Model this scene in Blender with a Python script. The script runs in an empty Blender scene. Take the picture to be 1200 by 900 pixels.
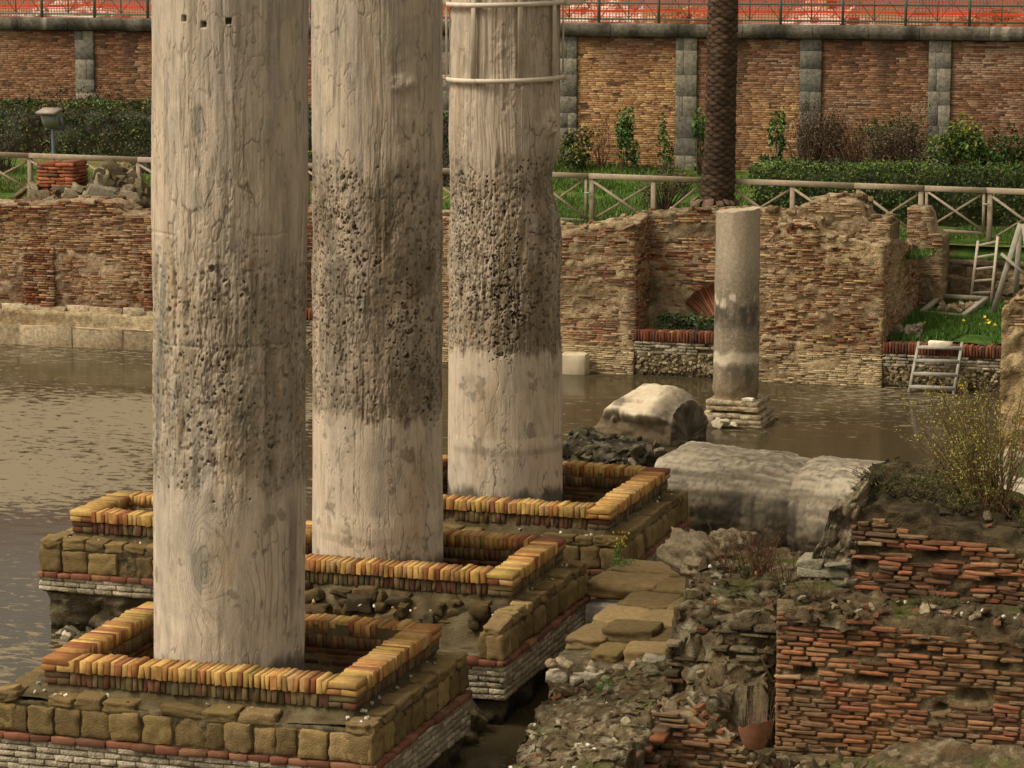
import bpy, math
import numpy as np
from math import radians, sin, cos, pi
from mathutils import Vector

# ------------------------------------------------------------------ camera, sky, sun, exposure
S = bpy.context.scene
COL = S.collection
cam_d = bpy.data.cameras.new('camera')
cam = bpy.data.objects.new('camera', cam_d)
COL.objects.link(cam)
cam.location = (0, 0, 8.4)
cam.rotation_euler = (radians(90 - 9.03), 0, radians(17.7))
cam_d.sensor_width = 36
cam_d.lens = 100
cam_d.clip_end = 3000
S.camera = cam

SUN_EL, SUN_AZ = radians(52), radians(236)      # azimuth: compass direction of the sun, clockwise from +Y
W = bpy.data.worlds.new('World')
S.world = W
W.use_nodes = True
wt = W.node_tree
wt.nodes.clear()
w_out = wt.nodes.new('ShaderNodeOutputWorld')
w_bg = wt.nodes.new('ShaderNodeBackground')
w_sky = wt.nodes.new('ShaderNodeTexSky')
w_sky.sky_type = 'NISHITA'
w_sky.sun_disc = False
w_sky.sun_elevation = SUN_EL
w_sky.sun_rotation = SUN_AZ
w_sky.dust_density = 4.0
w_hs = wt.nodes.new('ShaderNodeHueSaturation')
w_hs.inputs['Saturation'].default_value = 0.05    # cloud cover greys the blue
w_mul = wt.nodes.new('ShaderNodeMix')
w_mul.data_type = 'RGBA'
w_mul.blend_type = 'MULTIPLY'
w_mul.inputs[0].default_value = 1.0
w_mul.inputs[7].default_value = (1.0, 0.92, 0.79, 1)
wt.links.new(w_sky.outputs[0], w_hs.inputs['Color'])
wt.links.new(w_hs.outputs[0], w_mul.inputs[6])
wt.links.new(w_mul.outputs[2], w_bg.inputs[0])
w_bg.inputs[1].default_value = 0.097
wt.links.new(w_bg.outputs[0], w_out.inputs[0])

sun_d = bpy.data.lights.new('sun', 'SUN')
sun = bpy.data.objects.new('sun', sun_d)
COL.objects.link(sun)
sun_d.energy = 1.3
sun_d.angle = radians(20)
sun_d.color = (1.0, 0.93, 0.81)
sdir = Vector((sin(SUN_AZ) * cos(SUN_EL), cos(SUN_AZ) * cos(SUN_EL), sin(SUN_EL)))
sun.rotation_euler = sdir.to_track_quat('Z', 'Y').to_euler()
sun.location = (0, 0, 40)

S.view_settings.view_transform = 'Standard'
S.view_settings.look = 'None'
S.view_settings.gamma = 1
S.view_settings.use_curve_mapping = False
S.view_settings.exposure = 0.76
S.render.engine = 'CYCLES'
S.cycles.max_bounces = 6
S.cycles.use_denoising = True

# ------------------------------------------------------------------ helpers
R = np.random.default_rng(11)
X_, Y_, Z_ = np.eye(3)


def lin(c):
    c = np.asarray(c, float) / 255.0
    return np.where(c <= 0.04045, c / 12.92, ((c + 0.055) / 1.055) ** 2.4)


def pal(*cs):
    return np.array([lin(c) for c in cs])


def pick(p, n, w=None, var=0.12):
    idx = R.choice(len(p), n, p=None if w is None else np.array(w) / np.sum(w))
    return p[idx] * (1 + R.normal(0, var, (n, 1)))


def _h(ix, iy, iz, seed):
    n = (ix * 374761393 + iy * 668265263 + iz * 2147483647 + seed * 974634777) & 0xffffffff
    n = ((n ^ (n >> 13)) * 1274126177) & 0xffffffff
    n = ((n ^ (n >> 16)) * 2246822519) & 0xffffffff
    return ((n ^ (n >> 15)) & 0xffff).astype(np.float32) / 32767.5 - 1


def vnoise(x, y, z, seed=0):
    x, y, z = np.broadcast_arrays(np.asarray(x, np.float32), np.asarray(y, np.float32), np.asarray(z, np.float32))
    fx, fy, fz = np.floor(x), np.floor(y), np.floor(z)
    ix, iy, iz = fx.astype(np.int64), fy.astype(np.int64), fz.astype(np.int64)
    a, b, c = x - fx, y - fy, z - fz
    a, b, c = a * a * (3 - 2 * a), b * b * (3 - 2 * b), c * c * (3 - 2 * c)
    r = 0
    for dx in (0, 1):
        wx = a if dx else 1 - a
        for dy in (0, 1):
            wy = b if dy else 1 - b
            for dz in (0, 1):
                r = r + wx * wy * (c if dz else 1 - c) * _h(ix + dx, iy + dy, iz + dz, seed)
    return r


def fbm(x, y, z, o=3, seed=0, g=0.5):
    r, a, t = 0, 1.0, 0
    for i in range(o):
        r = r + a * vnoise(np.asarray(x) * 2.03 ** i + i * 7.3, np.asarray(y) * 2.03 ** i + i * 3.1, np.asarray(z) * 2.03 ** i + i * 5.7, seed + i)
        t += a
        a *= g
    return r / t * 1.5


def sstep(a, b, x):
    t = np.clip((x - a) / (b - a), 0, 1)
    return t * t * (3 - 2 * t)


def mix(a, b, t):
    t = np.asarray(t)[..., None]
    return a * (1 - t) + b * t


class MB:
    """collects geometry, builds ONE mesh object with a colour per point"""

    def __init__(s):
        s.V, s.C, s.F4, s.F3, s.n = [], [], [], [], 0

    def add(s, V, F, C):
        V = np.asarray(V, float).reshape(-1, 3)
        F = np.asarray(F, np.int64)
        C = np.broadcast_to(np.asarray(C, float), V.shape)
        s.V.append(V)
        s.C.append(C)
        (s.F4 if F.shape[1] == 4 else s.F3).append(F + s.n)
        s.n += len(V)

    def build(s, name, mat, parent=None, base=None, smooth=False, copy_of=None):
        V = np.concatenate(s.V)
        C = np.concatenate(s.C)
        if parent is not None:
            off = np.array(ORIGIN[parent.name])
        else:
            off = np.zeros(3) if base is None else np.array(base, float)
        me = bpy.data.meshes.new(name)
        f4 = np.concatenate(s.F4) if s.F4 else np.zeros((0, 4), np.int64)
        f3 = np.concatenate(s.F3) if s.F3 else np.zeros((0, 3), np.int64)
        me.vertices.add(len(V))
        me.vertices.foreach_set('co', (V - off).astype(np.float32).ravel())
        nl = f4.size + f3.size
        me.loops.add(nl)
        me.loops.foreach_set('vertex_index', np.concatenate([f4.ravel(), f3.ravel()]).astype(np.int32))
        me.polygons.add(len(f4) + len(f3))
        tot = np.concatenate([np.full(len(f4), 4), np.full(len(f3), 3)]).astype(np.int32)
        me.polygons.foreach_set('loop_start', np.concatenate([[0], np.cumsum(tot)[:-1]]).astype(np.int32))
        if smooth:
            me.polygons.foreach_set('use_smooth', np.ones(len(tot), bool))
        me.update(calc_edges=True)
        at = me.color_attributes.new('Col', 'FLOAT_COLOR', 'POINT')
        at.data.foreach_set('color', np.concatenate([np.clip(C, 0, 1), np.ones((len(C), 1))], 1).astype(np.float32).ravel())
        me.materials.append(mat)
        o = bpy.data.objects.new(name, me)
        COL.objects.link(o)
        if parent is not None:
            o.parent = parent
            ORIGIN[o.name] = ORIGIN[parent.name]
        else:
            o.location = off
            ORIGIN[o.name] = tuple(off)
        return o


ORIGIN = {}


def tag(o, label=None, cat=None, group=None, kind=None):
    if label: o['label'] = label
    if cat: o['category'] = cat
    if group: o['group'] = group
    if kind: o['kind'] = kind
    return o


def thing(name, label, cat, loc, group=None):
    o = bpy.data.objects.new(name, None)
    COL.objects.link(o)
    o.location = loc
    o.empty_display_size = 0.2
    ORIGIN[o.name] = tuple(loc)
    return tag(o, label, cat, group, 'thing')


def material(name, rough=0.9, n_scale=8.0, n_amp=0.25, b_scale=60.0, b_amt=0.3, b_dist=0.01, spec=0.25, stretch=(1, 1, 1), metallic=0.0, sheen=0.0, subs=0.0):
    m = bpy.data.materials.new(name)
    m.use_nodes = True
    nt = m.node_tree
    N, L = nt.nodes, nt.links
    bs = N['Principled BSDF']
    at = N.new('ShaderNodeAttribute')
    at.attribute_name = 'Col'
    geo = N.new('ShaderNodeNewGeometry')
    mp = N.new('ShaderNodeMapping')
    mp.inputs['Scale'].default_value = stretch
    L.new(geo.outputs['Position'], mp.inputs['Vector'])
    n1 = N.new('ShaderNodeTexNoise')
    n1.inputs['Scale'].default_value = n_scale
    n1.inputs['Detail'].default_value = 5
    n1.inputs['Roughness'].default_value = 0.62
    L.new(mp.outputs[0], n1.inputs['Vector'])
    mr = N.new('ShaderNodeMapRange')
    mr.inputs[1].default_value = 0.25
    mr.inputs[2].default_value = 0.75
    mr.inputs[3].default_value = 1 - n_amp
    mr.inputs[4].default_value = 1 + n_amp
    L.new(n1.outputs['Fac'], mr.inputs[0])
    vm = N.new('ShaderNodeVectorMath')
    vm.operation = 'SCALE'
    L.new(at.outputs['Color'], vm.inputs[0])
    L.new(mr.outputs[0], vm.inputs['Scale'])
    L.new(vm.outputs[0], bs.inputs['Base Color'])
    bs.inputs['Roughness'].default_value = rough
    bs.inputs['Specular IOR Level'].default_value = spec
    bs.inputs['Metallic'].default_value = metallic
    if b_amt > 0:
        n2 = N.new('ShaderNodeTexNoise')
        n2.inputs['Scale'].default_value = b_scale
        n2.inputs['Detail'].default_value = 4
        L.new(mp.outputs[0], n2.inputs['Vector'])
        bp = N.new('ShaderNodeBump')
        bp.inputs['Strength'].default_value = b_amt
        bp.inputs['Distance'].default_value = b_dist
        L.new(n2.outputs['Fac'], bp.inputs['Height'])
        L.new(bp.outputs[0], bs.inputs['Normal'])
    return m


M_MARBLE = material('weathered_marble', 0.75, 14, 0.16, 90, 0.5, 0.012, 0.3, (1, 1, 0.35))
M_GRANITE = material('grey_granite', 0.85, 45, 0.35, 120, 0.4, 0.01)
M_MASON = material('old_masonry', 0.95, 11, 0.55, 40, 0.9, 0.03, 0.12)
M_BRICK = material('fired_brick', 0.9, 16, 0.28, 110, 0.5, 0.01, 0.2)
M_RUBBLE = material('rubble_concrete', 0.97, 20, 0.45, 60, 0.9, 0.03, 0.1)
M_TUFF = material('yellow_tuff', 0.97, 14, 0.28, 70, 0.7, 0.02, 0.1)
M_WOOD = material('weathered_wood', 0.85, 10, 0.25, 80, 0.3, 0.005, 0.2)
M_LEAF = material('leaf', 0.6, 3, 0.3, 10, 0, 0, 0.3)
M_TWIG = material('dry_stem', 0.9, 12, 0.3, 10, 0, 0, 0.1)
M_GRASS = material('turf', 0.95, 5.0, 0.5, 40, 0.6, 0.05, 0.1)
M_SOIL = material('soil', 0.98, 6, 0.4, 50, 0.7, 0.03, 0.1)
M_IRON = material('painted_iron', 0.55, 8, 0.2, 60, 0.1, 0.003, 0.4)
M_PLASTIC = material('orange_plastic', 0.5, 3, 0.15, 10, 0, 0, 0.4)
M_TERRA = material('terracotta', 0.85, 12, 0.25, 80, 0.3, 0.005, 0.2)
M_PALM = material('palm_bark', 0.95, 14, 0.35, 60, 0.6, 0.02, 0.1)


# ---- shapes
def bricks(m, O, e, n, s0, s1, z0, z1, out, depth, col, bev=0.004, jit=0.004, tilt=None, back=False):
    """vectorised bevelled boxes on a wall plane: O + e*s + n*out + Z*z"""
    s0, s1, z0, z1, out = [np.asarray(a, float) for a in (s0, s1, z0, z1, out)]
    N = len(s0)
    if N == 0:
        return
    depth = np.broadcast_to(np.asarray(depth, float), (N,))
    bev = np.minimum(bev, 0.3 * np.minimum(s1 - s0, z1 - z0))
    sc, zc, hs, hz = (s0 + s1) / 2, (z0 + z1) / 2, (s1 - s0) / 2, (z1 - z0) / 2
    sg = np.array([[-1, -1], [1, -1], [1, 1], [-1, 1]], float)
    j = R.normal(0, jit, (N, 4, 2)) if np.isscalar(jit) else R.normal(0, 1, (N, 4, 2)) * jit
    tl = R.normal(0, 0.012, N) if tilt is None else R.normal(0, tilt, N)
    ring = []
    for k in range(3):
        b = bev if k == 2 else 0 * bev
        d = (out - depth) if k == 0 else (out - bev if k == 1 else out)
        a = sg[None, :, 0] * (hs - b)[:, None] + j[:, :, 0]
        c = sg[None, :, 1] * (hz - b)[:, None] + j[:, :, 1] + a * tl[:, None]
        dd = np.broadcast_to(d[:, None], (N, 4)) + (R.normal(0, 1, (N, 4)) * np.mean(jit) if k == 2 else 0)
        P = np.asarray(O, float) + np.multiply.outer(sc[:, None] + a, np.asarray(e, float)) + np.multiply.outer(zc[:, None] + c, Z_) + np.multiply.outer(dd, np.asarray(n, float))
        ring.append(P)
    V = np.stack(ring, 1).reshape(N, 12, 3)
    F = []
    for k in (0, 1):
        for q in range(4):
            F.append([4 * k + q, 4 * k + (q + 1) % 4, 4 * k + 4 + (q + 1) % 4, 4 * k + 4 + q])
    F.append([8, 9, 10, 11])
    if back:
        F.append([3, 2, 1, 0])
    F = np.array(F)
    if np.dot(np.cross(e, Z_), n) < 0:
        F = F[:, ::-1]
    FF = (np.arange(N)[:, None, None] * 12 + F[None]).reshape(-1, 4)
    C = np.repeat(np.asarray(col, float)[:, None, :], 12, 1).reshape(-1, 3)
    m.add(V.reshape(-1, 3), FF, C)


def courses(L, z0, z1, h, lr, gap, hvar=0.0):
    a = []
    z = z0
    k = 0
    while z < z1 - 0.3 * h:
        hh = h * (1 + (R.uniform(-hvar, hvar) if hvar else 0))
        s = -R.uniform(0, lr[1])
        while s < L:
            l = R.uniform(*lr)
            a.append((max(s, 0), min(s + l, L), z, z + hh - gap))
            s += l + gap
        z += hh
        k += 1
    a = np.array(a)
    return a[(a[:, 1] - a[:, 0]) > 0.03]


def wall_bricks(m, O, e, n, L, z0, topf, colf, h=0.06, lr=(0.12, 0.32), gap=0.014, out=0.012, ovar=0.01, bev=0.006, jit=0.003, miss=0.06, mseed=1, mscale=1.2, mlow=0.35, depth=0.09, zmax=4, reject=None, wav=0.02, tilt=None, hvar=0.15, bulge=0.0):
    a = courses(L, z0, zmax, h, lr, gap, hvar)
    sc, zc = (a[:, 0] + a[:, 1]) / 2, (a[:, 2] + a[:, 3]) / 2
    keep = zc < topf(sc) - 0.02
    ero = fbm(sc * mscale, zc * mscale * 2.2, mseed * 3.3, 3, mseed)
    keep &= R.random(len(a)) > miss + np.clip((ero - mlow) * 1.3, 0, 0.6)
    if reject is not None:
        keep &= ~reject(sc, zc)
    a, sc, zc, ero = a[keep], sc[keep], zc[keep], ero[keep]
    w = wav * fbm(sc * 0.5, zc * 0.7, 2.0, 2, mseed + 5)
    o = out + R.normal(0, ovar, len(a)) - 0.03 * np.clip(ero - mlow + 0.25, 0, 0.7) + bulge * fbm(sc * 0.8, zc * 0.8, 9.1, 2, mseed + 8)
    bricks(m, O, e, n, a[:, 0], a[:, 1], a[:, 2] + w, a[:, 3] + w, o, depth, colf(sc, zc), bev, jit, tilt)


def wall_core(m, O, e, n, L, z0, topf, thick, colf, res=0.07, amp=0.03, seed=3, fs=5.0, bulge=0.0, holes=None):
    """mortar and rubble body of a wall: rough front, ragged top, back and ends"""
    O, e, n = [np.asarray(a, float) for a in (O, e, n)]
    ns = max(4, int(L / res))
    s = np.linspace(0, L, ns + 1)
    top = topf(s)
    nz = max(4, int((np.max(top) - z0) / res))
    nt = max(3, int(thick / max(res, 0.06)))
    t = np.linspace(0, 1, nz + 1)
    rows_s, rows_z, rows_d = [], [], []
    for q in t:
        rows_s.append(s); rows_z.append(z0 + (top - z0) * q); rows_d.append(0 * s)
    for q in np.linspace(0, 1, nt + 1)[1:]:
        rows_s.append(s); rows_z.append(top + 0 * s); rows_d.append(0 * s - thick * q)
    for q in t[::-1][1:]:
        rows_s.append(s); rows_z.append(z0 + (top - z0) * q); rows_d.append(0 * s - thick)
    Sx, Zx, Dx = np.array(rows_s), np.array(rows_z), np.array(rows_d)
    P = O + Sx[..., None] * e + Zx[..., None] * Z_ + Dx[..., None] * n
    f1 = fbm(P[..., 0] * fs, P[..., 1] * fs, P[..., 2] * fs * 1.6, 3, seed)
    f2 = fbm(P[..., 0] * fs, P[..., 1] * fs, P[..., 2] * fs * 1.6 + 40, 3, seed + 20)
    f3 = fbm(P[..., 0] * 17, P[..., 1] * 17, P[..., 2] * 24, 2, seed + 40)
    P = P + n * (0.45 * f3 * amp)[..., None]
    P = P + n * (f1 * amp)[..., None] + Z_ * (f2 * amp * (np.arange(len(Sx)) > 0.6 * nz)[:, None])[..., None]
    if bulge:
        P = P + n * (bulge * fbm(Sx * 0.8, Zx * 0.8, 9.1, 2, seed + 8))[..., None]
    if holes is not None:
        P = P - n * holes(Sx, Zx, Dx)[..., None]
    nr, nc = Sx.shape
    i = np.arange(nr * nc).reshape(nr, nc)
    F = np.stack([i[:-1, :-1], i[:-1, 1:], i[1:, 1:], i[1:, :-1]], -1).reshape(-1, 4)
    caps = []
    for k in range(nz):
        b = nr - 1 - k
        caps.append([i[k, 0], i[k + 1, 0], i[b - 1, 0], i[b, 0]])
        caps.append([i[k + 1, -1], i[k, -1], i[b, -1], i[b - 1, -1]])
    F = np.concatenate([F, np.array(caps)])
    if np.dot(np.cross(e, Z_), n) < 0:
        F = F[:, ::-1]
    m.add(P.reshape(-1, 3), F, colf(P, f1).reshape(-1, 3))


def _rcube(k=5, r=0.45):
    V, F = [], []
    g = np.linspace(-1, 1, k)
    for ax in range(3):
        for sgn in (-1, 1):
            a, b = np.meshgrid(g, g, indexing='ij')
            p = np.zeros((k, k, 3))
            p[..., ax] = sgn
            p[..., (ax + 1) % 3] = a
            p[..., (ax + 2) % 3] = b
            i = np.arange(k * k).reshape(k, k) + len(V) * k * k
            f = np.stack([i[:-1, :-1], i[1:, :-1], i[1:, 1:], i[:-1, 1:]], -1).reshape(-1, 4)
            F.append(f if sgn > 0 else f[:, ::-1])
            V.append(p.reshape(-1, 3))
    V = np.concatenate(V)
    q = np.clip(V, -(1 - r), 1 - r)
    d = V - q
    d /= np.linalg.norm(d, axis=1, keepdims=True)
    return q + d * r, np.concatenate(F)


RC_V, RC_F = _rcube(6, 0.40)
TF = _rcube(9, 0.26)
BT = _rcube(6, 0.30)
RC3_V, RC3_F = _rcube(3, 0.7)


def stones(m, C, H, col, e=X_, n=-Y_, rot=0.04, amp=0.06, tmpl=None, rotfull=False, nf=1.3):
    """rounded irregular blocks; C centres, H half sizes along e, n, z"""
    C, H = np.asarray(C, float).reshape(-1, 3), np.asarray(H, float).reshape(-1, 3)
    N = len(C)
    if N == 0:
        return
    T, F = tmpl or (RC_V, RC_F)
    P = np.repeat(T[None], N, 0)
    off = R.uniform(0, 50, (N, 1, 3))
    Q = P * nf + off
    P = P * (1 + amp * 2 * fbm(Q[..., 0], Q[..., 1], Q[..., 2], 2 if nf < 2 else 4, 5)[..., None])
    P = P * H[:, None, :]
    a = R.normal(0, rot, (N, 3)) if not rotfull else R.uniform(-pi, pi, (N, 3)) * np.array([rotfull, rotfull, 1])
    for ax in range(3):
        c, s_ = np.cos(a[:, ax])[:, None], np.sin(a[:, ax])[:, None]
        i, k = (ax + 1) % 3, (ax + 2) % 3
        P[..., i], P[..., k] = P[..., i] * c - P[..., k] * s_, P[..., i] * s_ + P[..., k] * c
    B = np.stack([e, n, Z_])
    V = P @ B + C[:, None, :]
    F2 = F if np.linalg.det(B) > 0 else F[:, ::-1]
    FF = (np.arange(N)[:, None, None] * len(T) + F2[None]).reshape(-1, 4)
    m.add(V.reshape(-1, 3), FF, np.repeat(np.broadcast_to(np.asarray(col, float), (N, 3))[:, None], len(T), 1).reshape(-1, 3))


def beam(m, p0, p1, w, h, col, up=Z_, ch=0.12):
    p0, p1 = np.asarray(p0, float), np.asarray(p1, float)
    d = p1 - p0
    L = np.linalg.norm(d)
    d = d / L
    a = np.cross(d, up)
    if np.linalg.norm(a) < 1e-3:
        a = np.cross(d, Y_)
    a /= np.linalg.norm(a)
    b = np.cross(a, d)
    k = ch * min(w, h)
    pr = [(-w / 2 + k, -h / 2), (w / 2 - k, -h / 2), (w / 2, -h / 2 + k), (w / 2, h / 2 - k), (w / 2 - k, h / 2), (-w / 2 + k, h / 2), (-w / 2, h / 2 - k), (-w / 2, -h / 2 + k)]
    V = [p + a * x + b * y for p in (p0, p1) for x, y in pr]
    F4 = [[i, (i + 1) % 8, 8 + (i + 1) % 8, 8 + i] for i in range(8)]
    for o, r in ((0, True), (8, False)):
        for q in ([0, 1, 2, 3], [0, 3, 4, 7], [4, 5, 6, 7]):
            F4.append([o + i for i in (q[::-1] if r else q)])
    m.add(V, F4, np.asarray(col) * R.uniform(0.88, 1.1))


def tube(m, pts, r0, r1, col, k=5):
    pts = np.asarray(pts, float)
    n = len(pts)
    d = np.gradient(pts, axis=0)
    d /= np.linalg.norm(d, axis=1, keepdims=True) + 1e-9
    ref = np.where(np.abs(d[:, 2:3]) > 0.9, X_[None], Z_[None])
    a = np.cross(d, ref)
    a /= np.linalg.norm(a, axis=1, keepdims=True)
    b = np.cross(d, a)
    r = np.linspace(r0, r1, n)[:, None, None]
    th = np.linspace(0, 2 * pi, k, endpoint=False)
    P = pts[:, None] + r * (a[:, None] * np.cos(th)[None, :, None] + b[:, None] * np.sin(th)[None, :, None])
    i = np.arange(n * k).reshape(n, k)
    j = np.roll(i, -1, 1)
    m.add(P.reshape(-1, 3), np.stack([i[:-1], i[1:], j[1:], j[:-1]], -1).reshape(-1, 4), col)


def leaves(m, P, size, col, asp=0.55, up=0.35):
    P = np.asarray(P, float)
    N = len(P)
    if N == 0:
        return
    nrm = R.normal(0, 1, (N, 3)) + np.array([0, 0, up])
    nrm /= np.linalg.norm(nrm, axis=1, keepdims=True)
    a = np.cross(nrm, R.normal(0, 1, (N, 3)))
    a /= np.linalg.norm(a, axis=1, keepdims=True)
    b = np.cross(nrm, a)
    s = (np.broadcast_to(size, (N,)) * R.uniform(0.6, 1.35, N))[:, None]
    V = np.stack([P - a * s * 0.5, P + b * s * asp * 0.5 - a * s * 0.05, P + a * s * 0.5 + nrm * s * 0.08, P - b * s * asp * 0.5 - a * s * 0.05], 1)
    F = np.arange(4 * N).reshape(N, 4)
    m.add(V.reshape(-1, 3), F, np.repeat(col, 4, 0))


def grid_faces(nr, nc, wrap=False):
    i = np.arange(nr * nc).reshape(nr, nc)
    if wrap:
        j = np.roll(i, -1, 1)
        return np.stack([i[:-1], j[:-1], j[1:], i[1:]], -1).reshape(-1, 4)
    return np.stack([i[:-1, :-1], i[:-1, 1:], i[1:, 1:], i[1:, :-1]], -1).reshape(-1, 4)


def hfield(m, u0, u1, v0, v1, res, zf, colf, disp=0.0, fs=6.0, seed=1, lay=2.0):
    nu, nv = max(2, int((u1 - u0) / res)), max(2, int((v1 - v0) / res))
    U, V = np.meshgrid(np.linspace(u0, u1, nu + 1), np.linspace(v0, v1, nv + 1))
    P = np.stack([U, V, zf(U, V)], -1)
    if disp:
        for k in range(3):
            P[..., k] += disp * (1.0 if k < 2 else 0.7) * fbm(U * fs, V * fs, P[..., 2] * fs * lay + 31 * k, 4, seed + 9 * k, 0.6)
    gu = np.gradient(P[..., 2], axis=1) / np.maximum(np.abs(np.gradient(P[..., 0], axis=1)), res * 0.2)
    gv = np.gradient(P[..., 2], axis=0) / np.maximum(np.abs(np.gradient(P[..., 1], axis=0)), res * 0.2)
    flat = 1 / np.sqrt(1 + gu ** 2 + gv ** 2)
    m.add(P.reshape(-1, 3), grid_faces(nv + 1, nu + 1), colf(P, flat).reshape(-1, 3))


def poly(*pts):
    xs, ys = np.array([p[0] for p in pts], float), np.array([p[1] for p in pts], float)
    return lambda s: np.interp(s, xs, ys)


def ragged(f, amp, fr, seed, step=0.06):
    def g(s):
        s = np.asarray(s, float)
        z = f(s) + amp * fbm(s * fr, 3.3, 1.1, 3, seed)
        return np.round(z / step) * step * 0.7 + z * 0.3
    return g


# ------------------------------------------------------------------ ground, water, lawn, street
def lawn_z(u, v):
    return 2.3 - 0.02 * np.clip(u + 16, -16, 10) + np.clip(v - 61, 0, 5.2) * 0.1


def build_setting():
    m = MB()
    hfield(m, -260, 260, -30, 420, 13, lambda u, v: -0.7 + 0 * u, lambda P, f: np.broadcast_to(lin((92, 80, 60)), P.shape))
    tag(m.build('ground', M_SOIL), kind='structure')
    # water
    w = bpy.data.materials.new('pool_water')
    w.use_nodes = True
    N, L = w.node_tree.nodes, w.node_tree.links
    bs = N['Principled BSDF']
    geo = N.new('ShaderNodeNewGeometry')

    def noise(scale, st, det=4, rough=0.55, dist=0.0):
        mp = N.new('ShaderNodeMapping')
        mp.inputs['Scale'].default_value = st
        L.new(geo.outputs['Position'], mp.inputs[0])
        n = N.new('ShaderNodeTexNoise')
        n.inputs['Scale'].default_value = scale
        n.inputs['Detail'].default_value = det
        n.inputs['Roughness'].default_value = rough
        n.inputs['Distortion'].default_value = dist
        L.new(mp.outputs[0], n.inputs['Vector'])
        return n

    def math_(op, a, b=None, c=None):
        n = N.new('ShaderNodeMath')
        n.operation = op
        for k, x in enumerate((a, b, c)):
            if x is None: continue
            if isinstance(x, (int, float)): n.inputs[k].default_value = x
            else: L.new(x, n.inputs[k])
        return n.outputs[0]

    def mrange(x, a, b, c=0.0, d=1.0):
        n = N.new('ShaderNodeMapRange')
        n.interpolation_type = 'SMOOTHSTEP'
        L.new(x, n.inputs[0])
        for k, q in zip((1, 2, 3, 4), (a, b, c, d)):
            n.inputs[k].default_value = q
        return n.outputs[0]
    sep = N.new('ShaderNodeSeparateXYZ')
    L.new(geo.outputs['Position'], sep.inputs[0])
    flake = noise(6.5, (0.55, 1.0, 1), 8, 0.70, 0.5).outputs['Fac']
    patch = noise(0.16, (1, 1, 1), 3, 0.5).outputs['Fac']
    # the scum film is thick in the far left of the pool and thins out toward the near edge
    far = mrange(sep.outputs['Y'], 33.0, 39.0)
    left = mrange(sep.outputs['X'], -17.0, -20.0)
    dens = math_('MULTIPLY', far, left)
    shore = mrange(sep.outputs['Y'], 49.5, 46.0)
    dens = math_('MULTIPLY', dens, shore)
    dx = math_('MULTIPLY', math_('ADD', sep.outputs['X'], 15.7), 0.7)
    dy = math_('MULTIPLY', math_('ADD', sep.outputs['Y'], -28.6), 0.5)
    near = math_('POWER', 2.718, math_('MULTIPLY', math_('ADD', math_('MULTIPLY', dx, dx), math_('MULTIPLY', dy, dy)), -1.0))
    dens = math_('ADD', dens, math_('MULTIPLY', near, 0.62))
    thr = math_('ADD', math_('MULTIPLY', dens, 0.19), math_('MULTIPLY', math_('SUBTRACT', patch, 0.47), 0.5))
    film = mrange(math_('ADD', flake, thr), 0.60, 0.66)
    mixc = N.new('ShaderNodeMix')
    mixc.data_type = 'RGBA'
    L.new(film, mixc.inputs[0])
    bs.inputs['Specular IOR Level'].default_value = 0.32
    mixc.inputs[6].default_value = (*lin((66, 57, 39)), 1)
    mixc.inputs[7].default_value = (*lin((130, 117, 93)), 1)
    L.new(mixc.outputs[2], bs.inputs['Base Color'])
    L.new(mrange(film, 0, 1, 0.11, 0.6), bs.inputs['Roughness'])
    bs.inputs['IOR'].default_value = 1.19
    rip = noise(1.6, (0.6, 1.4, 1), 4, 0.5).outputs['Fac']
    bp = N.new('ShaderNodeBump')
    bp.inputs['Strength'].default_value = 0.06
    bp.inputs['Distance'].default_value = 0.1
    L.new(rip, bp.inputs['Height'])
    L.new(bp.outputs[0], bs.inputs['Normal'])
    m = MB()
    hfield(m, -60, 12, 4, 53, 3, lambda u, v: 0 * u, lambda P, f: np.broadcast_to(lin((72, 60, 40)), P.shape))
    tag(m.build('pool_water', w), kind='structure')

    # lawn terrace
    def lc(P, f):
        g = mix(lin((68, 98, 34)), lin((100, 116, 48)), sstep(-0.5, 0.8, fbm(P[..., 0] * 0.7, P[..., 1] * 0.7, 0, 3, 4)))
        dry = sstep(0.25, 0.8, fbm(P[..., 0] * 0.35, P[..., 1] * 0.5, 5, 3, 6) + 0.75 * sstep(56.5, 54.5, P[..., 1]) + 0.35 * sstep(-24, -28, P[..., 0]))
        g = mix(g, lin((54, 78, 30)), 0.7 * sstep(0.0, 0.6, fbm(P[..., 0] * 2.6, P[..., 1] * 2.6, 3, 4, 14, 0.6)))
        g = mix(g, lin((122, 122, 62)), 0.5 * sstep(0.15, 0.7, fbm(P[..., 0] * 1.5, P[..., 1] * 3.0, 9, 4, 15, 0.6)))
        return mix(g, lin((118, 104, 62)), dry * 0.8)
    m = MB()
    hfield(m, -62, -9.35, 52.95, 66.3, 0.16, lambda u, v: lawn_z(u, v) + 0.04 * fbm(u * 1.3, v * 1.3, 0, 3, 2) - 1.9 * sstep(53.9, 53.1, v), lc)
    hfield(m, -9.35, 14, 57.3, 66.3, 0.16, lambda u, v: lawn_z(u, v) + 0.04 * fbm(u * 1.3, v * 1.3, 0, 3, 2), lc)
    tag(m.build('lawn', M_GRASS, smooth=True), kind='structure')
    # grass pit on the right
    m = MB()

    def pc(P, f):
        g = mix(lin((58, 84, 32)), lin((88, 108, 44)), sstep(-0.4, 0.7, fbm(P[..., 0] * 1.7, P[..., 1] * 1.7, 0, 3, 4)))
        return mix(g, lin((96, 84, 54)), sstep(0.35, 0.8, fbm(P[..., 0] * 1.1, P[..., 1] * 1.1, 7, 3, 9)))
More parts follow.
